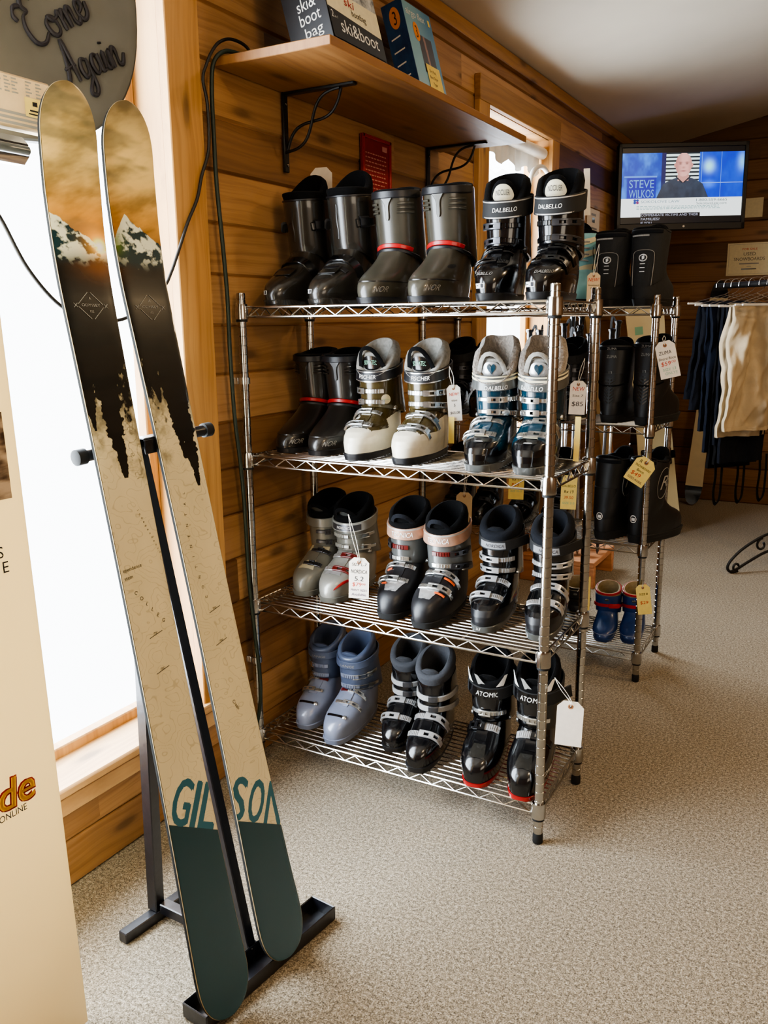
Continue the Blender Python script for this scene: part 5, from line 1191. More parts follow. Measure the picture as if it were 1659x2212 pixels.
# ------------------------------------------------------------------ cords
def cord(name, label, P, r, mat, n=8): return tag(MB().tube(smoothpts(P, 7), r, 8).build(name, mat, None, ang=60), label, 'cord')
cord('extension_cord', 'green extension cord hanging from the wall shelf down beside the shelf unit post', [(.06, .06, 2.047), (.05, .02, 2.055), (.038, -.03, 2.052), (.03, -.066, 2.02), (.03, -.08, 1.954), (.03, -.081, 1.83), (.03, -.079, 1.715), (.03, -.067, 1.575), (.03, -.057, 1.429), (.03, -.057, 1.279), (.03, -.05, 1.097), (.03, -.034, .961), (.03, -.024, .82), (.034, -.024, .606), (.046, -.024, .449), (.062, -.026, .283), (.05, -.026, .177), (.03, -.026, .108), (.016, -.03, .03), (.012, -.034, .006)], .0058, 'green')
cord('power_cord', 'thin black cord looping from the wall shelf across the front window behind the skis', [(.05, .09, 2.047), (.04, .06, 2.085), (.035, .004, 2.09), (.035, -.044, 2.072), (.035, -.077, 2.042), (.036, -.104, 2.003), (.036, -.12, 1.965), (.036, -.107, 1.904), (.036, -.111, 1.802), (.036, -.144, 1.73), (.036, -.167, 1.67), (.036, -.207, 1.61), (.037, -.248, 1.539), (.042, -.287, 1.481), (.046, -.328, 1.44), (.05, -.453, 1.372), (.05, -.56, 1.368), (.05, -.646, 1.397), (.05, -.721, 1.471), (.05, -.775, 1.566), (.07, -.83, 1.61), (.1, -.86, 1.662)], .0042, 'cordk')

# ------------------------------------------------------------------ price tags (card, eyelet, string, handwriting)
def price_tag(label, p, w, h, yaw, roll, lines=(), card='paper', string=None, pitch=0, eye=True, chop=True):
    """p = centre of the top edge; lines = (text, y below the top, height, width, ink, x)"""
    m = Matrix.Translation(p) @ Matrix.Rotation(yaw, 4, 'Z') @ Matrix.Rotation(pitch, 4, 'X') @ Matrix.Rotation(roll, 4, 'Y')
    t = thing('price_tag', label, 'price tag', mat=m, group='price tags')
    c = .24*w if chop else 0; o = [(-w/2, -h), (w/2, -h), (w/2, -c), (w/2-c, 0), (-w/2+c, 0), (-w/2, -c)] if chop else [(-w/2, -h), (w/2, -h), (w/2, 0), (-w/2, 0)]
    b = MB(); b.prism([V(x, 0, z) for x, z in o], (0, 0, 0), (0, .0009, 0)); b.build('tag_card', card, t, ang=0)
    g = lambda x, y: V(x, -.0006, y)
    if eye:
        b = MB(); n = 18; e = -.16*w-.004
        vs = [V(r*math.cos(2*PI*i/n), -.0005, e+r*math.sin(2*PI*i/n)) for r in (w*.1, w*.045) for i in range(n)]; b.add(vs, [(i, (i+1) % n, n+(i+1) % n, n+i) for i in range(n)]); b.build('tag_eyelet', plain('eyelet_brown', '#9c6a45', .7) if 'eyelet_brown' not in bpy.data.materials else bpy.data.materials['eyelet_brown'], t, ang=0)
        b = MB(); disc(b, lambda x, y: V(x, -.0004, y), 0, e, w*.045); b.build('tag_hole', 'ink', t, ang=0)
        if string: 
            q = m.inverted() @ Vector(string)
            b = MB(); b.tube(smoothpts([(0, -.001, e), (.002, -.003, 0), q*.5+V(.005, -.002, 0), q], 5), .0009, 5); b.tube(smoothpts([(0, -.001, e), (-.002, -.003, 0), q*.5+V(-.005, -.002, 0), q], 5), .0009, 5); b.build('tag_string', 'string', t)
    inks = {}
    for tx, y, hh, ww, ink, x in lines: lettering(inks.setdefault(ink, MB()), tx, g, hh, x=x, y=-y, w=ww, sh=.1)
    for k, b in inks.items(): b.build('tag_lettering', k, t, ang=0, fix=False)
    return t
price_tag('white handwritten price tag with 79 in red, hanging on the silver grey ski boot', (.396, .016, .711), .058, .12, .3, .03, [('SIZE L-7', .024, .0085, .042, 'ink', 0), ('NORDICA', .046, .011, .046, 'ink', 0), ('5.2', .068, .013, .026, 'ink', 0), ('$79', .084, .011, .026, 'inkr', -.006), ('00', .080, .006, .010, 'inkr', .014), ('MANY SIZES', .098, .006, .046, 'inkv', 0), ('Available', .112, .008, .042, 'inkv', 0)], string=(.345, .045, .825))
price_tag('blank manila tag hanging behind the copper strap boots', (.236, 1.10, .692), .064, .125, .3, .02, card='paperp', string=(.236, 1.1735, .952))
price_tag('yellow price ticket seen just below the petrol blue boots', (.431, 1.162, .79), .06, .12, .3, .02, [('DALBELLO', .022, .010, .048, 'ink', 0), ('Rx 19', .045, .012, .034, 'ink', 0), ('$39', .068, .013, .028, 'inkr', -.004), ('SIZE 10-11', .09, .008, .044, 'inkg', 0)], card='papery', chop=False, string=(.431, 1.1735, .952))
price_tag('yellow price ticket right of the near unit corner post, below the thin yellow strip', (.655, 1.12, .79), .058, .13, .3, .02, [('DALBELLO', .045, .009, .048, 'ink', 0), ('Rx 19', .068, .012, .034, 'ink', 0), ('39.50', .09, .011, .034, 'inkr', 0), ('SIZE 2-3', .11, .008, .044, 'inkg', 0)], card='papery', chop=False, string=(.655, 1.1735, .952))
price_tag('white tag reading NEW and 85, between the two shelf units', (.672, 1.13, 1.14), .058, .123, .3, .03, [('NEW', .036, .014, .042, 'inkr', .002), ('Size 7', .058, .008, .038, 'ink', 0), ('$85', .092, .016, .04, 'ink', 0)], string=(.68, 1.17, 1.22))
price_tag('long white tag with 59 in red, tied to the right heel reflector snowboard boot', (.966, 1.13, 1.282), .066, .128, .25, -.24, [('ZUMA', .045, .012, .042, 'ink', -.004), ('Board Boot', .064, .009, .056, 'ink', 0), ('$59', .084, .014, .032, 'inkr', -.008), ('00', .078, .008, .014, 'inkr', .018), ('SIZE 13', .102, .009, .044, 'inkg', 0), ('ONLY!!', .116, .009, .04, 'inkg', .004)], string=(.955, 1.18, 1.30))
price_tag('yellow tag tilted across the lace-up snowboard boot behind the post', (.945, 1.10, .873), .075, .1, .3, .56, [('R', .025, .012, None, 'ink', -.018), ('SNOWBOARD', .04, .008, .06, 'ink', 0), ('Boot', .055, .009, .028, 'ink', 0), ('$49', .074, .014, .036, 'inkr', -.008), ('SIZES AVAIL', .09, .008, .058, 'inkv', 0)], card='papery', string=(.9, 1.2, .87))
price_tag('white tag reading NEW tied between the pale blue and piped snowboard boots', (.709, 1.14, 1.52), .045, .12, .3, .0, [('NEW!', .03, .012, .036, 'inkr', 0), ('Snowboard', .046, .006, .036, 'ink', 0), ('Boots', .056, .006, .02, 'ink', 0)], card='paperp', string=(.712, 1.18, 1.62))
price_tag('white tag hanging beside the right bronze and white boot', (.594, .205, 1.184), .038, .1, .5, -.08, [('NEW!', .03, .009, .026, 'inkr', 0), ('size', .045, .006, .016, 'ink', 0), ('5', .06, .008, None, 'ink', 0), ('$65.00', .08, .007, .026, 'ink', 0)], string=(.59, .19, 1.235))
price_tag('blank white tag hanging from the racing boot at the near corner', (1.02, .0, .42), .066, .122, .25, .03, string=(.945, .10, .43))
price_tag('yellow tag beside the right blue child boot', (.94, 1.135, .40), .05, .115, .3, -.14, [('SIZE 8', .04, .008, .03, 'ink', 0), ('$29', .075, .012, .028, 'inkr', 0)], card='papery', string=(.9, 1.24, .3))
price_tag('yellow tag edge beside the small dark boot', (.734, 1.14, .40), .028, .135, .9, .0, card='papery', string=(.665, 1.25, .30), chop=False)
price_tag('thin yellow strip hanging from the bronze and white boot', (.592, .2, 1.097), .016, .075, .3, .0, card='papery', eye=False, chop=False)
price_tag('thin yellow strip hanging behind the near corner post', (.957, .18, 1.115), .014, .115, .4, .02, card='papery', eye=False, chop=False)
price_tag('tall white card standing behind the right glossy black boot', (.908, .335, 1.737), .016, .115, .5, -.05, eye=False, chop=False)
price_tag('corner of a white card behind the first gunmetal boot', (.09, .338, 1.813), .07, .409, .2, .0, eye=False)

# ------------------------------------------------------------------ far end of the shop
nT = V(.4897, -.8719, 0); rT = V(.8719, .4897, 0); cT = V(.423, 4.087, 2.194)
m = Matrix.Identity(4)
for i in range(3): m[i][0], m[i][1], m[i][2], m[i][3] = rT[i], -nT[i], (0, 0, 1)[i], cT[i]
m = m @ Matrix.Rotation(-.012, 4, 'Y')
tv = thing('television', 'wall television in the far corner showing a bald man in a dark shirt', 'television', mat=m)
W_, H_ = .835, .535
MB().box((0, .03, 0), (W_, .05, H_), bev=.008).build('cabinet', 'blk2', tv)
b = MB()
for c, d in (((0, .001, H_/2-.014), (W_, .02, .028)), ((0, .001, -H_/2+.022), (W_, .02, .044)), ((-W_/2+.013, .001, 0), (.026, .02, H_)), ((W_/2-.013, .001, 0), (.026, .02, H_))): b.box(c, d, bev=.004)
b.build('bezel', plain('bezel_dark', '#1b1b1c', .4, var=.05), tv)
b = MB(); n = 20; vs = [V(.02+.007*math.cos(2*PI*i/n), -.0097, -H_/2+.022+.007*math.sin(2*PI*i/n)) for i in range(n)]; b.add(vs, [tuple(range(n))]); b.build('maker_badge', 'inkw', tv, ang=0)
b = MB(); b.box((.0, .12, 0), (.12, .14, .16), bev=.01); b.build('wall_arm', 'blackmetal', tv)
b = MB(); b.tube([cT*0+V(0, .19, 0), V(-.1, .668, -.02)], .02, 10); b.build('arm_tube', 'blackmetal', tv)
sw, shh = W_-.052, H_-.072; NX, NZ = 560, 336
u = np.linspace(0, 1, NX); v = np.linspace(0, 1, NZ); U, Vv = np.meshgrid(u, v, indexing='ij'); asp = sw/shh
c = np.zeros(U.shape+(3,)); c[:] = rgb('#05070c')
pic = (Vv > .085) & (Vv < .93)       # the 16:9 picture inside the taller panel
q = (Vv-.085)/.845                   # 0..1 over the picture
bl = mixc(rgb('#123fae'), rgb('#3f8df0'), sstep(.3, .75, fbm(U*9, q*3, 4, 6))); bl = mixc(bl, rgb('#0d2fc8'), sstep(.62, .66, U)*.8)
bl = np.clip(bl+np.exp(-(((U-.715)/.04)**2+((q-.78)/.09)**2))[..., None]*rgb('#9fe8ff')*1.1+np.exp(-(((U-.72)/.05)**2+((q-.5)/.06)**2))[..., None]*rgb('#4aa0ff')*.5+np.exp(-(((U-.985)/.03)**2+((q-.84)/.12)**2))[..., None]*rgb('#7fd0ff')*.8, 0, 1)
for xx in (.815, .655): bl = mixc(bl, rgb('#6aa0f0'), (np.abs(U-xx) < .0022).astype(float)*.8)
bl = mixc(bl, rgb('#7fa8f0'), ((np.abs(q-.52) < .005) & (U > .66)).astype(float)*.9)
sl = (U > .36) & (U < .635) & (q > .45); bl = mixc(bl, rgb('#d8f0ee'), (sl & ((q*17) % 1 < .55)).astype(float)); bl = mixc(bl, rgb('#10202c'), (sl & ((q*17) % 1 >= .55)).astype(float))
bl = mixc(bl, rgb('#1b1030'), ((U > .325) & (U < .36)).astype(float)*.85)
bl = mixc(bl, rgb('#04129c'), ((U > .045) & (U < .285) & (q < .62)).astype(float)*.85); bl = mixc(bl, rgb('#5b8fe0'), ((U > .02) & (U < .29) & (np.abs(q-.635) < .012)).astype(float))
# the presenter: shirt, neck, head, face
X = (U-.505)*asp; shy = q
body = (shy < .62-(X/.36)**2*.19-.5*np.clip(np.abs(X)-.275, 0, 1)*3) & (np.abs(X) < .37)
sh_c = mixc(rgb('#27303f'), rgb('#3d4a5e'), fbm(U*22, q*9, 3, 3)); bl = mixc(bl, sh_c, body.astype(float))
nk = ((np.abs(X) < .075) & (shy > .56) & (shy < .72)) | ((np.abs(X) < (shy-.53)*.8) & (shy > .53) & (shy < .64)); bl = mixc(bl, rgb('#c78f86'), nk.astype(float))
bl = mixc(bl, rgb('#1b2230'), (np.abs(np.abs(X)-(shy-.52)*.95) < .012).astype(float)*((shy > .53) & (shy < .63)))
hd_ = ((X/.113)**2+((shy-.81)/.185)**2 < 1) & (shy < .99); fc = mixc(rgb('#e2a9a0'), rgb('#b97f7a'), sstep(.02, .12, np.abs(X-.015))); bl = mixc(bl, fc, hd_.astype(float))
for sx in (-1, 1):
    bl = mixc(bl, rgb('#7a4a48'), np.exp(-(((X-sx*.045)/.026)**2+((shy-.845)/.010)**2))*.8); bl = mixc(bl, rgb('#4a2c30'), np.exp(-(((X-sx*.045)/.018)**2+((shy-.822)/.010)**2))*.8)
    bl = mixc(bl, rgb('#c48a82'), (((X-sx*.118)/.014)**2+((shy-.8)/.035)**2 < 1).astype(float))
bl = mixc(bl, rgb('#a86e68'), np.exp(-((X/.022)**2+((shy-.765)/.016)**2))*.7); bl = mixc(bl, rgb('#8c4a50'), np.exp(-((X/.04)**2+((shy-.712)/.010)**2))*.9)
c = np.where(pic[..., None], bl, c)
wb = pic & (q < .295); c = np.where(wb[..., None], rgb('#f2fafa'), c)
c = np.where(((U > .165) & (U < .66) & (Vv < .135) & (Vv > .0))[..., None], rgb('#060912'), c)
for (a0, b0) in ((.115, .265), (.137, .265), (.115, .229), (.137, .229)): c = np.where(((((U-a0)*asp/.020)**2+((q-b0)/.021)**2) < 1)[..., None], rgb('#1c3f96') if (a0, b0) != (.137, .229) else rgb('#7a2a6a'), c)
P = np.stack([(U-.5)*sw, np.full_like(U, -.0015), (Vv-.5)*shh+.009], -1)
colgrid('screen', P, c, attr_mat('screen_picture', emit=1.25), tv)
g = lambda x, y: V((x-.5)*sw, -.0025, (y-.5)*shh+.009)
E_ = lambda s_, n_, st=1.0: emis('screen_'+n_, s_, st)
def scr(txts, col, nm):
    b = MB()
    for tx, x, y, h, w_, al in txts: lettering(b, tx, lambda a, d: g(0, 0)+V(a, 0, d), h*shh, x=x*sw, y=y*shh, w=w_*sw if w_ else None, al=al)
    b.build('screen_lettering', E_(col, nm), tv, ang=0, fix=False)
scr((('STEVE', .165, .475, .105, .205, 'C'), ('WILKOS', .165, .345, .105, .205, 'C')), '#7fb8ee', 'blue')
scr((('SOKOLOVE LAW', .165, .272, .035, .32, 'L'),), '#7d98a6', 'grey')
scr((('1-800-559-6665', .75, .283, .034, .255, 'C'), ('SokoloveLaw.com', .75, .24, .032, .25, 'C')), '#3f6066', 'teal')
b = MB(); rr = random.Random(5)
for y_ in (.222, .203, .187):
    x = .13
    while x < .82: w_ = rr.uniform(.01, .03); b.add([g(x, y_), g(x+w_, y_), g(x+w_, y_+.008), g(x, y_+.008)], [(0, 1, 2, 3)]); x += w_+.008
b.build('screen_small_print', E_('#8fb5b5', 'pale'), tv, ang=0, fix=False)
scr((('COMPENSATE VICTIMS AND THEIR', .17, .095, .032, .475, 'L'), ('FAMILIES?', .17, .042, .032, .155, 'L'), ('IF YOU', .17, -.01, .032, .09, 'L')), '#b8bcd0', 'caption')

def sheet(label, c, w, h, n, lines, card='cream', border=True, nm='paper_sign'):
    """paper on a wall; n = wall normal axis ('x' or '-y')"""
    t = thing(nm, label, 'sign', c, PI/2 if n == 'x' else 0)
    b = MB(); b.box((0, 0, 0), (w, .0012, h)); b.build('sheet', card, t, ang=0)
    g = lambda x, y: V(x, -.0012, y)
    if border:
        b = MB()
        for s_ in (-1, 1): b.add([g(-w*.46, s_*h*.45), g(w*.46, s_*h*.45), g(w*.46, s_*h*.45+.0015), g(-w*.46, s_*h*.45+.0015)], [(0, 1, 2, 3)]); b.add([g(s_*w*.46, -h*.45), g(s_*w*.46+.0015, -h*.45), g(s_*w*.46+.0015, h*.45), g(s_*w*.46, h*.45)], [(0, 1, 2, 3)])
        b.build('sheet_border', 'inkgrey', t, ang=0, fix=False)
    d = {}
    for tx, y, hh, ww, ink in lines:
        bb = d.setdefault(ink, MB())
        if tx: lettering(bb, tx, g, hh, y=y, w=ww)
        else: bb.add([g(-ww/2, y), g(ww/2, y), g(ww/2, y+hh), g(-ww/2, y+hh)], [(0, 1, 2, 3)])
    for k, bb in d.items(): bb.build('sheet_lettering', k, t, ang=0, fix=False)
    return t
sheet('cream paper sign reading USED SNOWBOARDS on the back wall', (.772, 4.845, 1.772), .3, .225, '-y', [('FOR SALE', .062, .014, .1, 'inkr'), ('USED', .025, .022, .08, 'gun2'), ('SNOWBOARDS', -.01, .022, .205, 'gun2'), ('', -.035, .008, .13, 'inkgrey'), ('', -.052, .004, .03, 'inkgrey'), ('', -.072, .008, .1, 'gun2')])
sheet('white paper notice on the left wall beyond the second window', (.003, 3.56, 1.93), .27, .2, 'x', [('', .06, .014, .1, 'inkgrey'), ('', .02, .03, .06, 'gun2'), ('', -.02, .012, .16, 'inkgrey'), ('', -.05, .02, .2, 'gun2')], 'paper', False)
sheet('small cream card on the back wall behind the television', (.755, 4.845, 2.12), .16, .13, '-y', [], 'cream', False)

# boards and skis that lean on the walls
def deck(name, label, cat, p, top, w, L, cols, facing, tipcol=None, curve=.05, wai=.12, deco=None, binding=None):
    """flat board standing at p with its top end at top; facing = direction its printed side looks to"""
    p, top = Vector(p), Vector(top); e = (top-p).normalized(); wv = e.cross(Vector(facing)).normalized()*-1; n = wv.cross(e)
    if n.dot(Vector(facing)) < 0: n = -n
    mm = Matrix.Identity(4)
    for i in range(3): mm[i][0], mm[i][1], mm[i][2], mm[i][3] = wv[i], n[i], e[i], p[i]
    t = thing(name, label, cat, mat=mm); ss = [.0015]+[L*.012*k for k in range(1, 10)]+list(np.linspace(L*.12, L*.88, 24))+[L-L*.012*k for k in range(9, 0, -1)]+[L-.0015]
    def hw(q):
        k = min(q, L-q)/(L*.1); r = 1 if k >= 1 else (1-(1-k)**2.3)**(1/2.3); return w/2*r*(1-wai*math.sin(PI*q/L))
    rise = lambda q: curve*max(0, 1-q/(L*.12))**2+curve*max(0, 1-(L-q)/(L*.12))**2
    rings = [[V(-hw(q), rise(q), q), V(-hw(q), rise(q)+.010, q), V(hw(q), rise(q)+.010, q), V(hw(q), rise(q), q)] for q in ss]
    b = MB(); b.loft(rings, matf=lambda c_: 1 if tipcol and (c_.z < L*.085-.02*abs(math.sin(c_.x*90)) or c_.z > L*.93+.02*abs(math.sin(c_.x*90))) else 0)
    b.build('deck', [cols]+([tipcol] if tipcol else []), t, ang=30)
    S = lambda x, q: V(x*hw(q)*2/w if 0 else x, rise(q)+.0112, q)
    if deco: deco(t, S, hw)
    if binding:
        for q in binding:
            b = MB(); b.lathe([(.05, 0), (.05, .012), (.03, .016)], S(0, q), 20, axis=(0, 1, 0)); b.box(S(0, q)+V(0, .01, 0), (w*.75, .02, .11), bev=.006)
            b.box(S(0, q)+V(w*.28, .09, .0), (.03, .16, .08), bev=.01); b.ribbon([S(x_, q)+V(0, .10+.02*math.cos(x_*12), .02) for x_ in np.linspace(-w*.36, w*.3, 9)], [V(0, 1, 0)]*9, .05, .01); o = b.build('binding', 'blk', t)
            MB().box(S(.0, q)+V(-w*.1, .13, .02), (.05, .02, .03), bev=.004).build('binding_buckle', 'alu', o)
    return t
deck('snowboard', 'cream snowboard with black bindings leaning on the left wall beyond the second unit', 'snowboard', (.52, 3.62, 0), (.30, 3.66, 1.58), .25, 1.6, plain('cream_base_print', '#cdbf95', .4, var=.05, scale=6), (.45, -.9, 0), binding=(.5, .78), curve=.03, deco=lambda t, S, hw: [(lambda b: (b.add([S(.02, 1.28), S(.07, 1.28), S(.07, 1.33), S(.02, 1.33)], [(0, 1, 2, 3)]), b.build('deck_sticker', 'inkg', t, ang=0)))(MB())])
deck('ski', 'white ski with black torn-edge tip and tail leaning on the back wall', 'ski', (.525, 4.66, 0), (.60, 4.80, 1.62), .13, 1.63, plain('ivory_print', '#cfc3a2', .35, var=.08, scale=9), (.1, -1, 0), tipcol='blk', curve=.05, wai=.2)
deck('ski', 'tan ski leaning on the left wall, nearer the second unit', 'ski', (.33, 3.22, 0), (.06, 3.22, 1.63), .085, 1.65, plain('tan_print', '#8a7350', .4, var=.15, scale=12), (1, -.7, 0), curve=.05)
deck('ski', 'orange-brown ski leaning on the left wall beside the tan ski', 'ski', (.31, 3.33, 0), (.05, 3.34, 1.6), .08, 1.62, plain('rust_print', '#9c5a24', .4, var=.3, scale=9), (1, -.7, 0), curve=.05)

# wooden pole stand with ski poles
ps = thing('pole_stand', 'pink-lit wooden floor stand full of ski poles below the second window', 'pole stand', (.26, 2.44, 0))
b = MB(); b.box((0, 0, .125), (.40, .40, .03), bev=.003); b.build('stand_top', 'boxw', ps)
b = MB(); b.box((0, -.18, .055), (.40, .04, .11), bev=.003); b.build('stand_side', 'boxw', ps)
b = MB(); b.box((0, .18, .055), (.40, .04, .11), bev=.003); b.build('stand_side', 'boxw', ps)
def pole(x, y, h, rz, lab, dark):
    t = thing('ski_pole', lab, 'ski pole', (x, y, .1412), rz, 'ski poles in the wooden stand')
    t.rotation_euler = (random.uniform(-.03, .03), random.uniform(-.03, .03), rz)
    k = h-.14; prof = [(.002, 0)]
    z = .02
    while z < k-.12: prof += [(.0085, z), (.0076, z+.004)]; z += .016
    MB().lathe(prof+[(.008, k-.11)], (0, 0, 0), 10).build('shaft', 'alu' if not dark else 'alud', t, ang=20)
    MB().lathe([(.012, k-.115), (.014, k-.10), (.0125, k-.08), (.0145, k-.065), (.0125, k-.05), (.015, k-.035), (.014, k-.015), (.019, k-.008), (.020, k), (.012, k+.004)], (0, 0, 0), 14).build('grip', 'blk', t)
    MB().lathe([(.006, .055), (.03, .062), (.033, .066), (.006, .072)], (0, 0, 0), 16).build('basket', 'blk2', t)
    P = [V(.012, 0, k-.01), V(.03, .005, k+.02), V(.034, .008, k-.06), V(.028, .01, k-.16), V(.014, .004, k-.18), V(.012, 0, k-.08)]
    q = smoothpts(P, 5); MB().ribbon(q, [V(0, -1, .05)]*len(q), .012, .002).build('strap', 'strapk', t)
PP = ((-.02+.1, 2.30, 1.31), (.115, 2.32, 1.31), (.135, 2.42, 1.33), (.165, 2.36, 1.36), (.20, 2.46, 1.40), (.235, 2.40, 1.34), (.265, 2.50, 1.38), (.295, 2.34, 1.30), (.335, 2.36, 1.33), (.36, 2.47, 1.37), (.385, 2.34, 1.29), (.425, 2.42, 1.31), (.43, 2.54, 1.35))
ORD = 'first second third fourth fifth sixth seventh eighth ninth tenth eleventh twelfth thirteenth'.split()
for i, (x, y, h) in enumerate(sorted(PP)): pole(x, y, h, i*1.3, ORD[i]+' black-gripped ski pole from the window in the wooden floor stand', i % 4 == 3)
# rolled plastic blind and white hose at the second window
b = MB(); b.tube([(-.03, 1.83, 2.225), (-.03, 2.25, 2.215), (-.03, 2.67, 2.22)], .03, 12); b.grid(lambda u, v: V(-.045+.006*math.sin(u*60), 1.83+.84*u, 2.21-.1*v-.02*v*math.sin(u*23)), 60, 6)
tag(b.build('rolled_blind', plain('milky_film', '#e8e6e0', .35, var=.1, scale=12), None, ang=60), 'rolled milky plastic blind at the top of the second window', 'blind')
b = MB(); b.tube(smoothpts([(.03, 2.30, 1.95), (.035, 2.34, 2.07), (.04, 2.46, 2.12), (.04, 2.58, 2.09), (.04, 2.66, 1.98), (.04, 2.68, 1.8), (.04, 2.68, .69)], 6), .012, 10)
tag(b.build('white_hose', 'inkw', None, ang=60), 'white plastic hose curving beside the second window frame', 'hose')

# clothes rail with trousers
dB = V(.73, -.683, 0); hB = V(.683, .73, 0); cB = V(1.13, 3.22, 0)
cr = thing('clothes_rail', 'black iron clothes rail with scrolled feet, hung with snow trousers', 'clothes rail', cB)
for s_, nm in ((0, 'rail_bar'),): 
    for off in (-.035, .035):
        b = MB(); b.tube([dB*-.47+hB*off+V(0, 0, 1.545), dB*1.25+hB*off+V(0, 0, 1.545)], .015, 12); b.build(nm, 'iron', cr)
MB().tube([dB*-.452-hB*.035+V(0, 0, 1.545), dB*-.452+hB*.035+V(0, 0, 1.545)], .012, 10).build('rail_bar', 'iron', cr)
for k in (.18, 1.15):
    b = MB(); b.tube([dB*k+V(0, 0, .14), dB*k+V(0, 0, 1.545)], .016, 12); b.build('upright', 'iron', cr)
    F2 = lambda x, z: dB*k+hB*x+V(0, 0, z)
    def spiral(cx, cz, r0, r1, a0, a1, n=26): return [F2(cx+lerp(r0, r1, i/n)*math.cos(lerp(a0, a1, i/n)), cz+lerp(r0, r1, i/n)*math.sin(lerp(a0, a1, i/n))) for i in range(n+1)]
    for sx in (-1, 1):
        b = MB(); up_ = smoothpts([F2(0, .215), F2(sx*.12, .195), F2(sx*.25, .135), F2(sx*.325, .075), F2(sx*.345, .035), F2(sx*.325, .011), F2(sx*.29, .008)], 6); b.tube(up_, .0075, 8)
        b.tube(smoothpts([F2(sx*.325, .011), F2(sx*.285, .02), F2(sx*.2, .06), F2(sx*.1, .1), F2(0, .115)], 6), .0075, 8)
        b.tube(spiral(sx*.285, .035, .027, .012, -1.2, -1.2+sx*5.0), .0065, 8); b.tube(spiral(sx*.13, .145, .036, .014, 1.5, 1.5-sx*5.6), .0065, 8)
        b.build('scrolled_foot', 'iron', cr)
def hanger(k, label, half=.2, z=1.43, rod='inkw'):
    o = cB+dB*k; t = thing('clothes_hanger', label, 'hanger', o, 0, 'wire hangers on the clothes rail')
    b = MB(); b.tube(smoothpts([hB*-.058+V(0, 0, 1.535), hB*-.052+V(0, 0, 1.565), hB*-.02+V(0, 0, 1.58), hB*.03+V(0, 0, 1.578), hB*.058+V(0, 0, 1.55), hB*.04+V(0, 0, 1.515), V(0, 0, 1.495)], 4), .0022, 6)
    b.tube([V(0, 0, 1.495), hB*-half+V(0, 0, z)], .002, 6); b.tube([V(0, 0, 1.495), hB*half+V(0, 0, z)], .002, 6); b.build('hook_wire', 'alu', t)
    b = MB(); b.tube([hB*-(half+.015)+V(0, 0, z), hB*(half+.015)+V(0, 0, z)], .0055, 8); b.build('trouser_rod', rod, t)
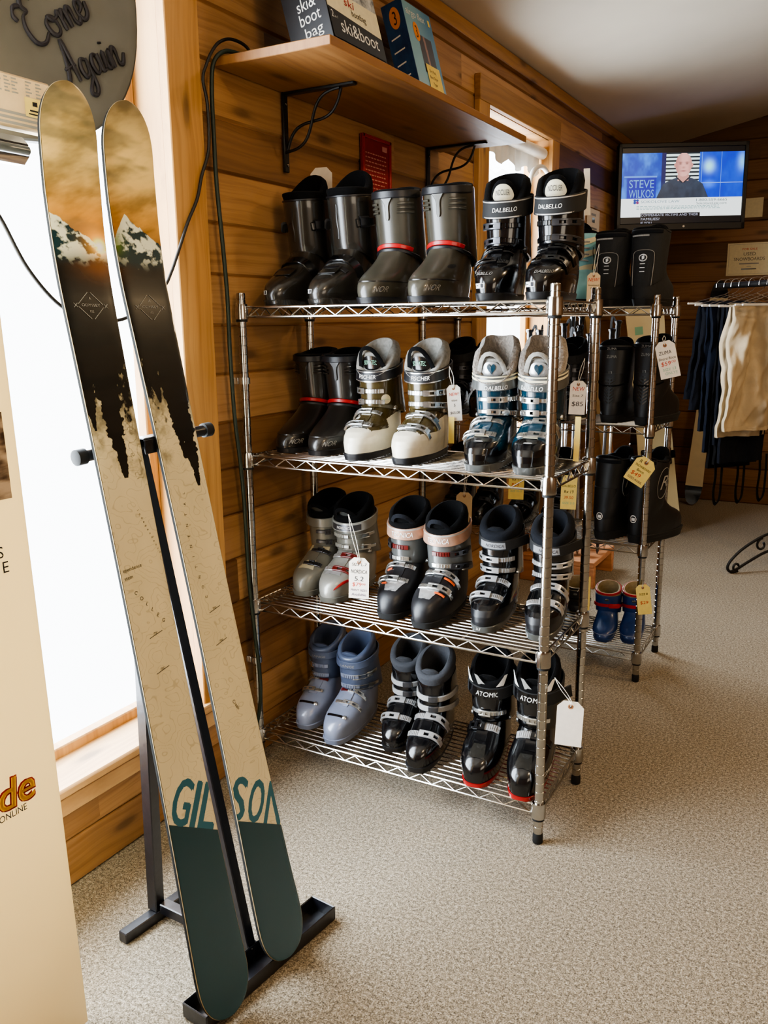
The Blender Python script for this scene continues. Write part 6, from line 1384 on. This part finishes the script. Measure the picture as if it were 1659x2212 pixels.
def trousers(k, label, mat, w=.34, z=1.43, front=.72, back=.66, x0=0.0, seed=1, name='snow_trousers', lining=None, amp=.016, slant=0.0, flare=0.0, straps=0, thick=.022):
    """trousers folded over a hanger rod: two panels hanging either side of it"""
    t = thing(name, label, 'trousers', cB+dB*k, 0, 'snow trousers on the clothes rail')
    for side, L, nm in ((1, front, 'front_leg'), (-1, back, 'back_leg')):
        b = MB(); nu, nv = 40, 64
        def g(u, v, d):
            s_ = v*L; x = x0+(u-.5)*(w+flare*v)-slant*v
            n1 = noise.noise(V(u*2.2+seed, v*3.2, seed*1.7)); n2 = noise.noise(V(u*5+seed*3, v*7+u*3, seed)); n3 = noise.noise(V(u*12, v*16+u*6, seed*2.3))
            off = side*(.006+min(1, v*8)*(.010+.5*thick))+(n1*.9+n2*.8+n3*.32)*amp*min(1, v*5)+amp*.7*math.sin(u*9+n1*3+v*2)*min(1, v*3)
            zz = z+.007-s_*(1 if v > .02 else 1); return hB*x+dB*(off+side*d)+V(0, 0, zz+.004*n1*v)
        A_ = [[g(i/nu, j/nv, thick*.5) for i in range(nu+1)] for j in range(nv+1)]; B_ = [[g(i/nu, j/nv, -thick*.5*min(1, j/5)) for i in range(nu, -1, -1)] for j in range(nv+1)]
        b.loft([a+c for a, c in zip(A_, B_)]); o = b.build(nm, mat, t, ang=80)
        if lining:
            bb = MB(); P = [g(i/nu, .985, thick*.5+.001) for i in range(nu+1)]; bb.ribbon(P, [dB*side]*len(P), .022, .002); bb.build('hem', lining, o)
            bb = MB(); P = [g(.93, j/nv, thick*.5+.0005) for j in range(36, nv)]; bb.ribbon(P, [dB*side]*len(P), .004, .0012); bb.build('zip_seam', 'fabg', o)
    b = MB(); b.grid(lambda u, v: hB*(x0+(u-.5)*w)+dB*((.02+.3*thick)*math.cos(PI*v))+V(0, 0, z+.006+.010*math.sin(PI*v)), 30, 10); b.build('fold', mat, t, ang=80)
    if straps:
        for s_ in range(straps):
            x = x0-.12+.16*s_; P = smoothpts([hB*x+V(0, 0, z-front+.06), hB*(x+.012)+V(0, 0, z-front-.06), hB*(x+.005)+V(0, 0, z-front-.17), hB*(x+.02)+V(0, 0, z-front-.235), hB*(x+.034)+dB*.02+V(0, 0, z-front-.2), hB*(x+.03)+dB*.03+V(0, 0, z-front-.05), hB*(x+.035)+dB*.02+V(0, 0, z-front+.05)], 6)
            MB().ribbon(P, [(hB*.5+dB).normalized()]*len(P), .028, .003).build('brace_strap', 'blackf', t)
TR = ((-.44, 'black and navy snow trousers at the far end of the clothes rail', 'navy', dict(w=.30, front=.62, back=.56, x0=.0, seed=2, z=1.445, slant=.06)),
      (-.375, 'blue snow trousers between the navy pairs on the clothes rail', 'navyb', dict(w=.30, front=.86, back=.74, x0=.0, seed=3, z=1.436)),
      (-.315, 'black snow bib trousers with hanging straps on the clothes rail', 'blackf', dict(w=.32, front=.92, back=.95, x0=.04, seed=4, straps=3)),
      (-.25, 'dark navy snow trousers behind the beige pair on the clothes rail', 'navy', dict(w=.32, front=.90, back=.80, x0=.02, seed=5)),
      (-.17, 'beige snow trousers, the nearest pair on the clothes rail', 'beige', dict(w=.30, front=.70, back=.74, x0=-.01, seed=8, z=1.425, lining='beige', flare=.06, amp=.034)))
for k, lb, mt, kw in TR:
    hanger(k, 'wire hanger carrying the '+lb.split(' on the')[0].split(', the')[0].split(' at the')[0], .23, kw.get('z', 1.43))
    trousers(k, lb, mt, **kw)
for k in (-.09, -.03): hanger(k, 'empty wire hanger on the clothes rail near the shop aisle', .19)
